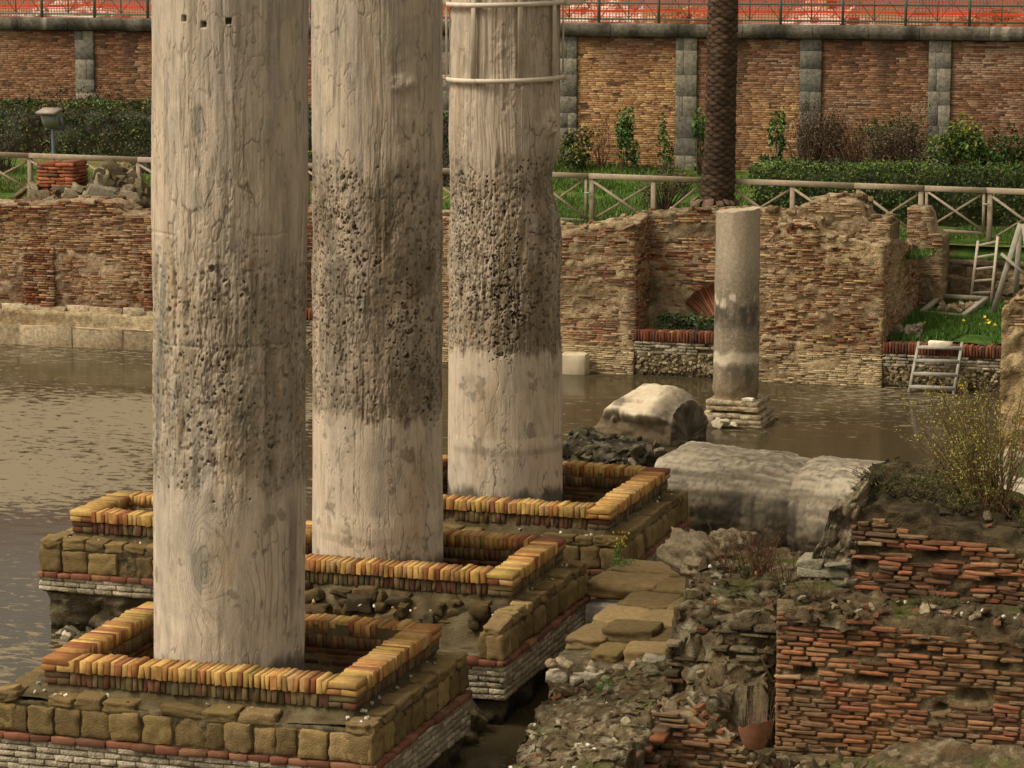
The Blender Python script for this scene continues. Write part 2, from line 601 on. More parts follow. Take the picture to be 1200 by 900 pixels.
    hfield(m, -9.4, 6, 52.45, 57.1, 0.09, lambda u, v: 0.86 + (v - 52.4) * 0.03 + 0.05 * fbm(u * 2, v * 2, 0, 3, 8), pc)
    hfield(m, -9.4, 6, 57.0, 57.5, 0.09, lambda u, v: 1.84 + 0.3 * sstep(57.3, 57.42, v) + 0.04 * fbm(u * 3, v * 3, 0, 3, 8), pc)
    tag(m.build('sunken_grass_terrace', M_GRASS, smooth=True), kind='structure')
    # short grass blades nobody could count
    m = MB()

    def blades(n, u0, u1, v0, v1, zf, hh, c0, c1):
        u, v = R.uniform(u0, u1, n), R.uniform(v0, v1, n)
        dens = fbm(u * 0.9, v * 0.9, 3, 2, 21)
        k = dens > -0.35
        u, v = u[k], v[k]
        z = zf(u, v)
        n = len(u)
        h = R.uniform(0.5, 1.3, n) * hh * (1 + 0.5 * np.clip(dens[k], -1, 1))
        a = R.uniform(0, 2 * pi, n)
        wd = 0.014
        lean = R.normal(0, 0.35, (n, 2)) * h[:, None]
        A = np.stack([u - wd * np.cos(a), v - wd * np.sin(a), z], 1)
        B = np.stack([u + wd * np.cos(a), v + wd * np.sin(a), z], 1)
        Cc = np.stack([u + lean[:, 0], v + lean[:, 1], z + h], 1)
        col = mix(np.broadcast_to(lin(c0), (n, 3)), np.broadcast_to(lin(c1), (n, 3)), R.random(n))
        m.add(np.stack([A, B, Cc], 1).reshape(-1, 3), np.arange(3 * n).reshape(n, 3), np.repeat(col, 3, 0))
    blades(60000, -20.5, -9, 54.2, 66, lawn_z, 0.10, (58, 86, 30), (104, 124, 50))
    blades(24000, -34, -24, 54.2, 62, lawn_z, 0.09, (70, 94, 36), (124, 126, 60))
    blades(9000, -9.3, -6, 57.5, 61, lawn_z, 0.08, (58, 86, 30), (104, 124, 50))
    blades(26000, -9.3, -6.0, 52.5, 57, lambda u, v: 0.86 + (v - 52.4) * 0.03 + 0.05 * fbm(u * 2, v * 2, 0 * u, 3, 8), 0.13, (50, 84, 28), (100, 130, 50))
    blades(3000, -9.3, -6.5, 57.0, 57.4, lambda u, v: 1.84 + 0 * u, 0.1, (50, 84, 28), (100, 130, 50))
    tag(m.build('grass_blades', M_LEAF), 'short green grass blades on the lawn and sunken terrace', 'grass', kind='stuff')
    # street behind the retaining wall
    m = MB()
    hfield(m, -300, 300, 66.35, 600, 8, lambda u, v: 6.2 + 0 * u, lambda P, f: mix(lin((146, 128, 98)), lin((96, 90, 80)), sstep(68, 90, P[..., 1])))
    tag(m.build('street', M_SOIL), kind='structure')
    # right bank behind the ruin
    m = MB()
    hfield(m, -6.9, 9, 29.7, 52.5, 0.12, lambda u, v: -0.5 + 1.0 * sstep(-5.4, -4.4, u + 0.3 * fbm(v * 0.8, 0, 0, 3, 3)) + 0.8 * sstep(-4.2, -2, u) + 0.15 * fbm(u * 2, v * 2, 0, 3, 8) - 2.6 * sstep(30.1, 29.75, v),
           lambda P, f: mix(lin((88, 76, 52)), lin((80, 92, 42)), sstep(0, 0.6, fbm(P[..., 0], P[..., 1], 1, 3, 5))), disp=0.05)
    tag(m.build('bank_earth', M_SOIL), kind='structure')


build_setting()

# ------------------------------------------------------------------ the three marble columns
GREY_GREEN = lin((120, 116, 98))


def marble_column(label, u, v, r0, taper, cfg):
    zb = 0.88
    root = thing('marble_column', label, 'column', (u, v, zb))
    psi = math.atan2(-v, -u)
    ph = np.concatenate([np.linspace(-1.8, 1.8, 480), np.linspace(1.8, 2 * pi - 1.8, 42)[1:-1]])
    zz = np.concatenate([np.arange(zb, 8.4, 0.011), np.linspace(8.4, 12.6, 30)[1:]])
    PH, ZZ = np.meshgrid(ph, zz)
    sx = np.sin(PH) * r0            # position across the face as seen from the front
    arc = PH * r0
    seed = cfg['seed']
    cx, sy = np.cos(PH), np.sin(PH)
    fx, fy = cx * r0, sy * r0
    r = r0 * (1 - taper * np.clip((ZZ - 1.2) / 6.5, 0, 1.8))
    for za, zb2, amt, side in cfg.get('waist', []):
        r = r + amt * np.exp(-((ZZ - za) / zb2) ** 2) * (sstep(0.1, 0.9, side * sy) if side else 1)
    und = fbm(fx * 2.2, fy * 2.2, ZZ * 0.7, 3, seed)
    wob = 0.05 * fbm(fx * 2, fy * 2, ZZ * 0.8, 2, seed + 1)
    strk = fbm((fx + wob) * 13, (fy + wob) * 13, ZZ * 0.55 + 0.4 * fbm(fx * 5, fy * 5, ZZ * 1.5, 2, seed + 6), 4, seed + 3, 0.62)
    foot = sstep(cfg['lo'] - 0.1, cfg['lo'] + 0.2, ZZ)
    r = r + 0.010 * und + 0.010 * strk * cfg.get('strk', 1) * (0.15 + 0.85 * foot)
    # bored band
    e1 = fbm(fx * 3, fy * 3, ZZ * 0.9, 3, seed + 7)
    e2 = fbm(fx * 2.4, fy * 2.4, 0.3, 3, seed + 8)
    hi = cfg['hi'] + cfg['hi_var'] * e2 + cfg.get('hi_soft', 0) * e1
    lo = cfg['lo'] + cfg['lo_var'] * e2 + 0.11 * fbm(fx * 13, fy * 13, 0.5, 3, seed + 9) + 0.05 * fbm(fx * 30, fy * 30, ZZ * 4, 2, seed + 10)
    band = sstep(hi + cfg['hi_w'], hi - cfg['hi_w'], ZZ) * sstep(lo - cfg['lo_w'], lo + cfg['lo_w'], ZZ)
    rg = fbm(fx * 8, fy * 8, ZZ * 4.0, 4, seed + 11, 0.6)
    rg2 = fbm(fx * 26, fy * 26, ZZ * 18, 3, seed + 12, 0.6)
    lump = fbm(fx * 4, fy * 4, ZZ * 2.2, 2, seed + 13)
    rdg = np.abs(fbm(fx * 10, fy * 10, ZZ * 3.2 + 5, 4, seed + 14, 0.62))
    pit = np.clip(fbm(fx * 30, fy * 30, ZZ * 22, 2, seed + 15) - 0.25, 0, 1)
    r = r + band * (cfg['rough'] * (0.010 * rg + 0.006 * rg2 + 0.012 * lump - 0.014 * sstep(0.22, 0.0, rdg) * sstep(-0.2, 0.5, lump) - 0.020 * pit) - 0.006)
    # gouges that run down the stone
    gou = np.clip(fbm(fx * 11, fy * 11, ZZ * 1.6 + 9, 3, seed + 17) - 0.35, 0, 1)
    r = r - gou * 0.030 * (0.25 + 0.75 * band) * cfg.get('gouge', 1)
    # chips over the upper shaft
    chip = np.clip(fbm(fx * 7, fy * 7, ZZ * 4 + 3, 4, seed + 19, 0.6) - 0.45, 0, 0.6)
    r = r - chip * 0.03 * cfg.get('chip', 1) * sstep(3.2, 4.5, ZZ)
    # level cracks
    for zc in cfg.get('cracks', []):
        d = ZZ - zc - 0.02 * fbm(fx * 5, fy * 5, zc, 3, seed + 2)
        r = r - 0.009 * np.exp(-(d / 0.012) ** 2) * sstep(-0.5, 0.2, fbm(fx * 3, fy * 3, zc + 4, 2, seed + 4))
    hole_tone = np.zeros_like(r)
    # borings of the shellfish and bolt holes
    nd = 480
    dph = ph[1] - ph[0]

    def hole(p0, z0, rad, dep, sq=False):
        nonlocal r, hole_tone
        i0 = int((z0 - zb - rad * 1.6) / 0.011)
        i1 = int((z0 - zb + rad * 1.6) / 0.011) + 2
        j0 = int((p0 + 1.8 - rad * 1.6 / r0) / dph)
        j1 = int((p0 + 1.8 + rad * 1.6 / r0) / dph) + 2
        i0, j0, j1 = max(i0, 0), max(j0, 0), min(j1, nd)
        if i1 <= i0 or j1 <= j0: return
        a = (PH[i0:i1, j0:j1] - p0) * r0
        b = ZZ[i0:i1, j0:j1] - z0
        d = np.maximum(np.abs(a), np.abs(b)) if sq else np.sqrt((a * R.uniform(0.7, 1.3)) ** 2 + (b * R.uniform(0.7, 1.5)) ** 2 + a * b * R.uniform(-0.8, 0.8)) * (1 + 0.35 * rg2[i0:i1, j0:j1])
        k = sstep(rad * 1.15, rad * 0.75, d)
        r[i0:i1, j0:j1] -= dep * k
        hole_tone[i0:i1, j0:j1] = np.maximum(hole_tone[i0:i1, j0:j1], k)
    nh = cfg['holes']
    hp = R.uniform(-1.6, 1.6, nh * 3)
    hz = R.uniform(cfg['lo'] - 0.1, cfg['hi'] + 0.15, nh * 3)
    hx, hy = np.cos(hp) * r0, np.sin(hp) * r0
    clus = fbm(hx * 2.6, hy * 2.6, hz * 1.6, 3, seed + 31) + 0.35 * np.cos((hz - (cfg['lo'] + cfg['hi']) / 2) / (cfg['hi'] - cfg['lo']) * 3)
    order = np.argsort(-(clus + R.normal(0, 0.32, len(clus))))[:nh]
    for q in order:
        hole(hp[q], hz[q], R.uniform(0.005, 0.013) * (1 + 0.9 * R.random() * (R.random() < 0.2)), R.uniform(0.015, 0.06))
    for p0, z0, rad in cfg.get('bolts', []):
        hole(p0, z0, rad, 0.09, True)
    for (p0, z0, wa, wz, amt) in cfg.get('lumps', []):
        k = np.exp(-(((PH - p0) * r0 / wa) ** 2 + ((ZZ - z0) / wz) ** 2) ** 2)
        r = r + k * (amt + 0.5 * abs(amt) * fbm(fx * 12, fy * 12, ZZ * 12, 3, seed + 41))
    # colour of the stone: veins follow the bedding and wrap round knots
    g = arc + 0.05 * fbm(fx * 1.6, fy * 1.6, ZZ * 0.5, 3, seed + 51) + 0.030 * fbm(fx * 5, fy * 5, ZZ * 2.2, 4, seed + 52, 0.6)
    near, core = 0 * g, 0 * g
    for (p0, z0, wa, wz, amt) in cfg.get('eyes', []):
        q = ((PH - p0) * r0 / wa) ** 2 + ((ZZ - z0) / wz) ** 2
        g = g + amt * np.exp(-q * 0.5) * (1 + 0.25 * fbm(fx * 7, fy * 7, ZZ * 4, 3, seed + 53))
        near = np.maximum(near, np.exp(-q / 5)) if amt > 0 else near
        core = np.maximum(core, sstep(0.7, 0.15, q + 0.5 * fbm(fx * 9, fy * 9, ZZ * 5, 3, seed + 54))) if amt > 0 else core
    fr = cfg.get('vein_f', 17)
    line = np.abs(((g * fr) % 1.0) - 0.5) * 2
    line2 = np.abs(((g * fr * 2.7 + 0.3) % 1.0) - 0.5) * 2
    vein = sstep(0.22, 0.0, line) * np.maximum(near, sstep(0.0, 0.7, fbm(fx * 3, fy * 3, ZZ * 0.9, 3, seed + 55))) + 0.35 * sstep(0.4, 0, line2) * (0.3 + 0.7 * foot) * sstep(-0.2, 0.5, fbm(fx * 4, fy * 4, ZZ * 0.8, 3, seed + 56))
    vein = np.clip(vein, 0, 1)
    r = r - 0.003 * vein
    c = np.broadcast_to(cfg['pale'], PH.shape + (3,))
    c = mix(c, cfg['pale'] * np.array([0.76, 0.74, 0.70]), sstep(-0.2, 0.9, strk * 0.6 + 0.5 * und) * (0.35 + 0.65 * foot))
    c = mix(c, cfg['pale'] * np.array([1.10, 1.04, 0.95]), 0.6 * sstep(0, 0.9, fbm(fx * 3, fy * 3, ZZ * 0.6, 3, seed + 60)))
    c = mix(c, lin((200, 182, 157)), 0.6 * sstep(lo + 0.1, lo - 0.25, ZZ))
    c = mix(c, lin((168, 154, 138)), 0.65 * sstep(0.0, 0.6, fbm(fx * 4.5, fy * 4.5, ZZ * 0.55 + 8, 4, seed + 61)))
    c = mix(c, lin((170, 144, 110)), 0.5 * sstep(0.25, 0.8, fbm(fx * 5, fy * 5, ZZ * 0.8 + 15, 4, seed + 62)))
    for zc, hw, amt in cfg.get('bands', []):
        d = ZZ - zc - 0.03 * e2
        c = mix(c, lin((214, 198, 170)) if amt > 0 else lin((140, 124, 100)), abs(amt) * sstep(hw, hw * 0.4, np.abs(d)) * sstep(-0.6, 0.3, fbm(fx * 4, fy * 4, zc, 3, seed + 66)))
    mot = fbm(fx * 5, fy * 5, ZZ * 2.2, 5, seed + 58, 0.65)
    c = mix(c, lin((150, 140, 122)), 0.55 * sstep(-0.1, 0.7, mot))
    c = mix(c, lin((128, 118, 100)), (0.2 + 0.4 * foot) * sstep(0.2, 0.8, fbm(fx * 15, fy * 15, ZZ * 0.9, 4, seed + 59, 0.6)))
    for q_, (sx_, sz_, th_, am_) in enumerate(((2.6, 0.9, 0.035, 0.75), (5.5, 2.4, 0.045, 0.5), (9, 1.3, 0.06, 0.4))):
        rid = np.abs(fbm(fx * sx_, fy * sx_, ZZ * sz_ + 4 * q_, 4, seed + 120 + q_, 0.6))
        ln_ = sstep(th_, 0.0, rid) * sstep(-0.1, 0.4, fbm(fx * 2, fy * 2, ZZ * 0.9 + q_, 3, seed + 130 + q_))
        c = mix(c, lin((116, 104, 84)), am_ * ln_)
        r = r - 0.006 * ln_
    c = mix(c, lin((128, 122, 106)), 0.7 * core)
    c = mix(c, GREY_GREEN * 0.6, vein * cfg.get('vein_a', 0.55))
    blot = fbm(fx * 3.5, fy * 3.5, ZZ * 1.5, 5, seed + 91, 0.66)
    c = mix(c, lin((98, 88, 70)), 0.75 * band * sstep(0.05, 0.5, pit + 0.35 * np.clip(rg2, 0, 1)))
    dk = band * (cfg['dark0'] + cfg['dark1'] * sstep(-0.45, 0.6, 0.45 * rg + 0.9 * blot + 0.3 * strk + 0.3 * e1 + cfg.get('dark_right', 0) * sy + 0.5 * (cfg['lo'] + 0.9 - ZZ) / 1.2 * (ZZ < cfg['lo'] + 1.4)))
    c = mix(c, cfg['dark'], np.clip(dk, 0, 0.92))
    gg = sstep(0.15, 0.75, fbm(fx * 6, fy * 6, ZZ * 0.8, 4, seed + 71)) * (0.15 + 0.85 * band) * cfg.get('green', 0.5)
    c = mix(c, lin((112, 114, 98)), gg)
    c = mix(c, cfg['pale'] * 0.9, 0.35 * band * sstep(0.3, 0.9, lump))
    tan = sstep(0.35, 0.9, fbm(fx * 9, fy * 9, ZZ * 3, 3, seed + 75)) * band
    c = mix(c, lin((168, 142, 108)), tan * 0.45)
    c = mix(c, lin((92, 80, 62)), 0.5 * np.clip(gou, 0, 1))
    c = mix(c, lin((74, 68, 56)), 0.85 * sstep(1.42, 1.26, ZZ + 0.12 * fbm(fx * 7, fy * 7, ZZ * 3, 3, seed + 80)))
    spot = sstep(0.42, 0.6, fbm(fx * 6, fy * 6, ZZ * 5, 4, seed + 83, 0.6)) * sstep(lo, lo - 0.2, ZZ)
    c = mix(c, lin((120, 106, 86)), 0.6 * spot)
    stain = sstep(0.4, 0.9, fbm(fx * 5, fy * 5, ZZ * 0.35, 3, seed + 81)) * sstep(lo, lo - 0.4, ZZ)
    c = mix(c, lin((132, 120, 100)), stain * 0.7)
    c = mix(c, lin((66, 56, 42)), hole_tone * 0.6)  # insides of the bored and bolt holes mixed toward dark brown
    P = np.stack([u + r * np.cos(psi + PH), v + r * np.sin(psi + PH), ZZ], -1)
    lean = cfg.get('lean', 0)
    P[..., 0] += lean * (ZZ - 1.2)
    m = MB()
    nr, nc = PH.shape
    m.add(P.reshape(-1, 3), grid_faces(nr, nc, True), c.reshape(-1, 3))
    k = len(P.reshape(-1, 3)) - nc
    m.build('shaft', M_MARBLE, root, smooth=True)
    return root, psi


PALE = lin((198, 179, 154))
marble_column('nearest tall marble column with a knot of ringed veins near its foot', -11.04, 25.35, 0.75, 0.0, dict(
    seed=3, hi=5.35, hi_var=0.25, hi_soft=0.15, hi_w=0.35, lo=3.1, lo_var=0.22, lo_w=0.12, rough=0.95, gouge=1.3, holes=170, pale=PALE,
    dark=lin((112, 98, 76)), dark0=0.12, dark1=0.5, dark_right=0.35, green=0.7, cracks=[5.56, 4.5], vein_f=11, vein_a=0.65,
    eyes=[(-0.38, 2.39, 0.14, 0.34, 0.62), (-0.42, 6.62, 0.09, 0.26, 0.30), (-0.42, 5.9, 0.08, 0.25, 0.2), (0.30, 2.0, 0.10, 0.2, -0.1)],
    bolts=[(-0.61, 7.60, 0.026), (-0.34, 7.55, 0.026), (-0.02, 7.58, 0.028)], bands=[(1.75, 0.12, 0.4)], strk=1.0, lean=0.0175,
    lumps=[(0.05, 4.2, 0.3, 0.5, 0.008), (-0.42, 6.45, 0.06, 0.3, -0.012)], chip=0.5))
marble_column('middle marble column with a dark bored band above a smooth pale foot', -11.21, 30.05, 0.75, 0.025, dict(
    seed=23, hi=5.75, hi_var=0.35, hi_soft=0.12, hi_w=0.16, lo=2.98, lo_var=0.12, lo_w=0.06, rough=0.9, gouge=1.0, holes=1000, pale=PALE * 0.97,
    dark=lin((98, 84, 64)), dark0=0.30, dark1=0.48, dark_right=-0.1, green=0.3, cracks=[], vein_f=9, vein_a=0.5,
    bands=[(1.85, 0.10, 0.7), (1.62, 0.06, -0.35)], strk=0.9, lean=0.006,
    lumps=[(0.42, 6.75, 0.16, 0.10, 0.03), (0.5, 6.2, 0.22, 0.45, 0.012), (0.25, 6.95, 0.1, 0.2, -0.01)], chip=0.6))
c3, psi3 = marble_column('farthest marble column held in a frame of pale metal straps', -11.105, 34.5, 0.745, 0.075, dict(
    seed=47, hi=5.45, hi_var=0.35, hi_soft=0.2, hi_w=0.35, lo=3.1, lo_var=0.1, lo_w=0.07, rough=1.25, gouge=1.4, holes=1300, pale=PALE * 0.92,
    dark=lin((102, 86, 64)), dark0=0.22, dark1=0.5, dark_right=0.25, green=0.15, cracks=[], vein_f=10, vein_a=0.5,
    waist=[(5.25, 0.32, -0.11, 1), (5.0, 0.5, -0.02, -1), (4.5, 0.4, 0.02, 0)], bands=[(1.98, 0.08, 0.6), (1.85, 0.05, -0.4)], strk=1.7, chip=1.2,
    lumps=[(0.95, 6.0, 0.14, 0.16, 0.07), (-0.05, 6.9, 0.2, 0.5, -0.018), (0.55, 6.6, 0.05, 0.4, 0.015), (0.2, 5.5, 0.12, 0.12, -0.02)]))


def strap_frame():
    rr = 0.745 * (1 - 0.075 * 0.85) + 0.045
    col = lin((206, 192, 168))
    u, v = -11.105, 34.5
    for z in (6.58, 7.52, 8.45):
        m = MB()
        th = np.linspace(0, 2 * pi, 73)
        sec = [(-0.01, -0.03), (0.012, -0.03), (0.012, 0.03), (-0.01, 0.03)]
        P = np.array([[(u + (rr + a) * cos(t), v + (rr + a) * sin(t), z + b + 0.02 * sin(t + 0.6)) for a, b in sec] for t in th])
        i = np.arange(73 * 4).reshape(73, 4)
        j = np.roll(i, -1, 1)
        m.add(P.reshape(-1, 3), np.stack([i[:-1], i[1:], j[1:], j[:-1]], -1).reshape(-1, 4), col)
        for t in (psi3 - 1.45, psi3 + 1.52, psi3 + 3.1):
            c = np.array([u + (rr + 0.03) * cos(t), v + (rr + 0.03) * sin(t), z])
            d = np.array([cos(t), sin(t), 0])
            beam(m, c - d * 0.03, c + d * 0.07, 0.05, 0.07, col)
        m.build('band', M_IRON, c3)
    for k, p in enumerate((-1.42, -0.55, 0.26, 0.98, 1.42, 2.2, 3.0, 3.9)):
        m = MB()
        t = psi3 + p
        c = np.array([u + (rr + 0.002) * cos(t), v + (rr + 0.002) * sin(t), 0])
        beam(m, c + Z_ * 6.52, c + Z_ * 8.5, 0.06, 0.018, col, up=np.array([cos(t), sin(t), 0]))
        m.build('upright_strap', M_IRON, c3)


strap_frame()

# ------------------------------------------------------------------ brick pedestals
RIM_UP = pal((180, 140, 78), (192, 154, 90), (170, 120, 70), (136, 82, 54), (174, 138, 90), (152, 102, 60), (158, 130, 70))
RIM_LO = pal((108, 92, 60), (104, 72, 50), (96, 78, 52), (118, 98, 64), (98, 66, 48), (92, 82, 56))
TUFF = pal((122, 102, 66), (130, 110, 70), (110, 92, 60), (134, 112, 76))
REDC = pal((126, 80, 58), (116, 74, 54), (132, 92, 66), (104, 70, 52))
WHITEC = pal((170, 158, 132), (158, 146, 122), (180, 166, 140), (146, 132, 108))
DARKSOIL = lin((84, 70, 48))


def pedestal(label, rim, base, front='tuff', zr=1.45, left_vis=True, whites_front=None, foot=0.30, group=None):
    u0, u1, v0, v1 = rim
    b0, b1, w0, w1 = base
    t = 0.27
    root = thing('brick_pedestal', label, 'pedestal', ((u0 + u1) / 2, (v0 + v1) / 2, 0), group)
    # parapet of bricks on edge
    m = MB()
    zt = zr

    def row(O, e, n, L, upper):
        s = 0
        a = []
        while s < L - 0.02:
            w = R.uniform(0.048, 0.072)
            a.append((s + 0.003, min(s + w - 0.004, L)))
            s += w
        a = np.array(a)
        N = len(a)
        if upper:
            z0, z1 = np.full(N, zt - 0.128), zt + R.normal(0, 0.006, N) + 0.008 * fbm(a[:, 0] * 1.3, 1, O[0], 2, 3)
            o = 0.026 + R.normal(0, 0.007, N)
            c = pick(RIM_UP, N, [4, 3.4, 3, 1.1, 2.2, 1.6, 1.5], 0.10)
        else:
            z0, z1 = np.full(N, zt - 0.262), np.full(N, zt - 0.138)
            o = R.normal(0, 0.006, N)
            c = pick(RIM_LO, N, None, 0.14)
        bricks(m, O, e, n, a[:, 0], a[:, 1], z0, z1, o, t + 0.03, c, 0.005, 0.005, 0.035, back=True)
    for up in (True, False):
        row((u0 + t, v0, 0), X_, -Y_, u1 - u0 - 2 * t, up)
        row((u0 + t, v1, 0), X_, Y_, u1 - u0 - 2 * t, up)
        row((u1, v0 + t, 0), Y_, X_, v1 - v0 - 2 * t, up)
        row((u0, v0 + t, 0), Y_, -X_, v1 - v0 - 2 * t, up)
    for cu, e, n in ((u0, X_, -Y_), (u1 - t, X_, -Y_)):
        for cv in (v0, v1 - t):
            for k in range(4):
                z0 = zt - 0.262 + k * 0.0655
                o = 0.02 if k > 1 else 0.0
                cc = pick(RIM_UP if k > 1 else RIM_LO, 2, None, 0.12)
                if k % 2:
                    bricks(m, (cu, cv, 0), X_, -Y_, [-o], [t + o], [z0], [z0 + 0.058], [o], t + 2 * o, cc[:1], 0.008, 0.004, 0.01, back=True)
                else:
                    bricks(m, (cu, cv, 0), X_, -Y_, [-o, t / 2 + 0.003], [t / 2 - 0.003, t + o], [z0, z0], [z0 + 0.058] * 2, [o, o], t + 2 * o, cc, 0.008, 0.004, 0.01, back=True)
    m.build('parapet', M_BRICK, root)
    # mortar core behind the bricks
    m = MB()

    def core_z(u, v):
        ins = (u > u0 + t + 0.005) & (u < u1 - t - 0.005) & (v > v0 + t + 0.005) & (v < v1 - t - 0.005)
        onrim = (u > u0 + 0.03) & (u < u1 - 0.03) & (v > v0 + 0.03) & (v < v1 - 0.03) & ~ins
        d = np.minimum(np.minimum(u - b0, b1 - u), np.minimum(v - w0, w1 - v))
        led = zt - 0.33 - 0.05 * sstep(0.30, 0.05, d) + 0.02 * fbm(u * 4, v * 4, 2, 3, 7)
        if front == 'rubble':
            led = led - 0.42 * sstep(v0 - 0.02, v0 - 0.30, v) - 0.03 * np.abs(fbm(u * 6, v * 6, 2, 3, 9)) * (v < v0)
        edge = (d < 0.03)
        return np.where(ins, 0.86, np.where(onrim, zt - 0.02, np.where(edge, 0.70, led)))

    def core_c(P, f):
        n_ = fbm(P[..., 0] * 5, P[..., 1] * 5, P[..., 2] * 5, 3, 9)
        return mix(lin((80, 68, 46)), lin((110, 98, 72)), sstep(-0.3, 0.8, n_))
    hfield(m, b0 + 0.06, b1 - 0.06, w0 + 0.06, w1 - 0.06, 0.045, core_z, core_c)
    m.build('mortar_bed', M_SOIL, root)
    # brick lining of the pit
    m = MB()
    for O, e, n, L in (((u0 + t, v1 - t, 0), X_, -Y_, u1 - u0 - 2 * t), ((u0 + t, v0 + t, 0), Y_, X_, v1 - v0 - 2 * t), ((u1 - t, v0 + t, 0), Y_, -X_, v1 - v0 - 2 * t), ((u0 + t, v0 + t, 0), X_, Y_, u1 - u0 - 2 * t)):
        a = courses(L, 0.84, zt - 0.30, 0.058, (0.12, 0.26), 0.01)
        bricks(m, O, e, n, a[:, 0], a[:, 1], a[:, 2], a[:, 3], 0.03 + R.normal(0, 0.005, len(a)), 0.08, pick(pal((104, 72, 48), (88, 58, 40), (116, 84, 56), (92, 72, 50)), len(a)), 0.005, 0.003)
    m.build('pit_lining', M_BRICK, root)
    # tuff courses
    m = MB()
    sides = [((b0, w0, 0), X_, -Y_, b1 - b0), ((b1, w0, 0), Y_, X_, w1 - w0), ((b0, w0, 0), Y_, -X_, w1 - w0), ((b0, w1, 0), X_, Y_, b1 - b0)]
    for k, (O, e, n, L) in enumerate(sides):
        O = np.array(O, float)
        low, up_ = [], []
        s = 0.0
        while s < L:
            w = R.uniform(0.2, 0.42)
            w = min(w, L - s)
            if w > 0.06: low.append((s, w))
            s += w
        s = 0.0
        while s < L:
            w = R.uniform(0.22, 0.46)
            w = min(w, L - s)
            if w > 0.06: up_.append((s, w))
            s += w
        if k == 0 and front == 'rubble':
            low = [q for q in low if q[0] > L - 0.5]
            up_ = []
            N = 70
            C = np.stack([R.uniform(u0, b1 - 0.3, N), v0 - R.uniform(0.0, 0.20, N), R.uniform(0.78, zt - 0.28, N)], 1)
            stones(m, C, np.stack([R.uniform(0.05, 0.16, N), R.uniform(0.05, 0.1, N), R.uniform(0.03, 0.09, N)], 1), pick(pal((84, 70, 46), (98, 82, 54), (74, 64, 46)), N), rot=0.2, amp=0.14)
        for s, w in low:
            h0, h1 = 0.735, zt - 0.435 + R.uniform(-0.02, 0.01)
            C = O + e * (s + w / 2) + n * (-0.16 + R.normal(0, 0.014)) + Z_ * ((h0 + h1) / 2)
            stones(m, C[None], np.array([[w / 2 - 0.006, 0.15, (h1 - h0) / 2]]), pick(TUFF, 1, None, 0.16), e, n, 0.03, 0.055, TF, nf=2.2)
        for s, w in up_:
            if k == 0 and R.random() < 0.14: continue
            z0 = zt - 0.44
            hh = R.uniform(0.10, 0.135)
            dd = R.uniform(0.10, 0.14)
            C = O + e * (s + w / 2) + n * (-0.03 - dd) + Z_ * (z0 + hh / 2)
            stones(m, C[None], np.array([[w / 2 - 0.006, dd, hh / 2]]), pick(TUFF, 1, None, 0.16), e, n, 0.06, 0.06, TF, nf=2.2)
    m.build('tuff_course', M_TUFF, root, smooth=True)
    m = MB()
    for k, (O, e, n, L) in enumerate(sides):
        if k == 0 and front == 'rubble': continue
        wall_core(m, np.array(O, float) - np.array(n) * 0.045 + np.array(e) * 0.05, e, n, L - 0.1, 0.70, poly((0, zt - 0.40), (L, zt - 0.40)), 0.10, lambda P, f: mix(lin((104, 92, 66)), lin((70, 60, 42)), sstep(-0.4, 0.5, f)), 0.03, 0.016, 4 + k, 14)
    m.build('joint_mortar', M_SOIL, root)
    # red band and pale brick base
    m = MB()
    m2 = MB()
    for k, (O, e, n, L) in enumerate(sides):
        a = courses(L, 0.668, 0.735, 0.066, (0.16, 0.30), 0.008)
        bricks(m, O, e, n, a[:, 0], a[:, 1], a[:, 2], a[:, 3] + 0.002, 0.03 + R.normal(0, 0.008, len(a)), 0.2, pick(REDC, len(a)), 0.008, 0.004)
        a = courses(L, foot, 0.66, 0.064, (0.15, 0.30), 0.010)
        cc = pick(WHITEC if k else (whites_front if whites_front is not None else WHITEC), len(a), None, 0.09)
        bricks(m2, O, e, n, a[:, 0], a[:, 1], a[:, 2], a[:, 3], 0.008 + R.normal(0, 0.005, len(a)), 0.2, cc, 0.007, 0.003)
    m.build('red_brick_band', M_BRICK, root)
    m2.build('pale_brick_base', M_MASON, root)
    # rough footing down to the water
    m = MB()
    for k, (O, e, n, L) in enumerate(sides):
        O = np.array(O, float)
        wall_core(m, O + n * (-0.03) + e * 0.03, e, n, L - 0.06, 0.0 + foot - 0.02, poly((0, 0.72), (L, 0.72)), 0.3, lambda P, f: np.broadcast_to(lin((120, 108, 86)), P.shape), 0.12, 0.0)
        wall_core(m, O + n * (-0.10) + e * 0.10, e, n, L - 0.2, -0.5, poly((0, foot), (L, foot)), 0.6,
                  lambda P, f: mix(mix(lin((78, 68, 50)), lin((112, 100, 76)), sstep(-0.6, 0.8, f)), lin((44, 42, 30)), sstep(0.16, 0.03, P[..., 2])), 0.045, 0.07, 5 + k, 4.0)
    m.build('footing', M_RUBBLE, root)
    return root


pedestal('nearest square brick pedestal with a yellow tile parapet and tuff stones', (-12.50, -9.27, 24.21, 26.62), (-13.0, -9.01, 23.98, 26.82))
pedestal('square brick pedestal round the middle column with a crumbled dark front', (-12.45, -9.27, 29.02, 31.02), (-12.75, -9.03, 28.02, 31.25), front='rubble')
pedestal('farthest brick pedestal of the column row beside the fallen shaft', (-12.45, -9.21, 32.75, 35.60), (-12.75, -8.98, 32.55, 35.85))
pedestal('small square brick pedestal standing alone in the water at left', (-15.42, -13.5, 30.70, 32.02), (-15.74, -13.2, 30.42, 32.25), foot=0.5)

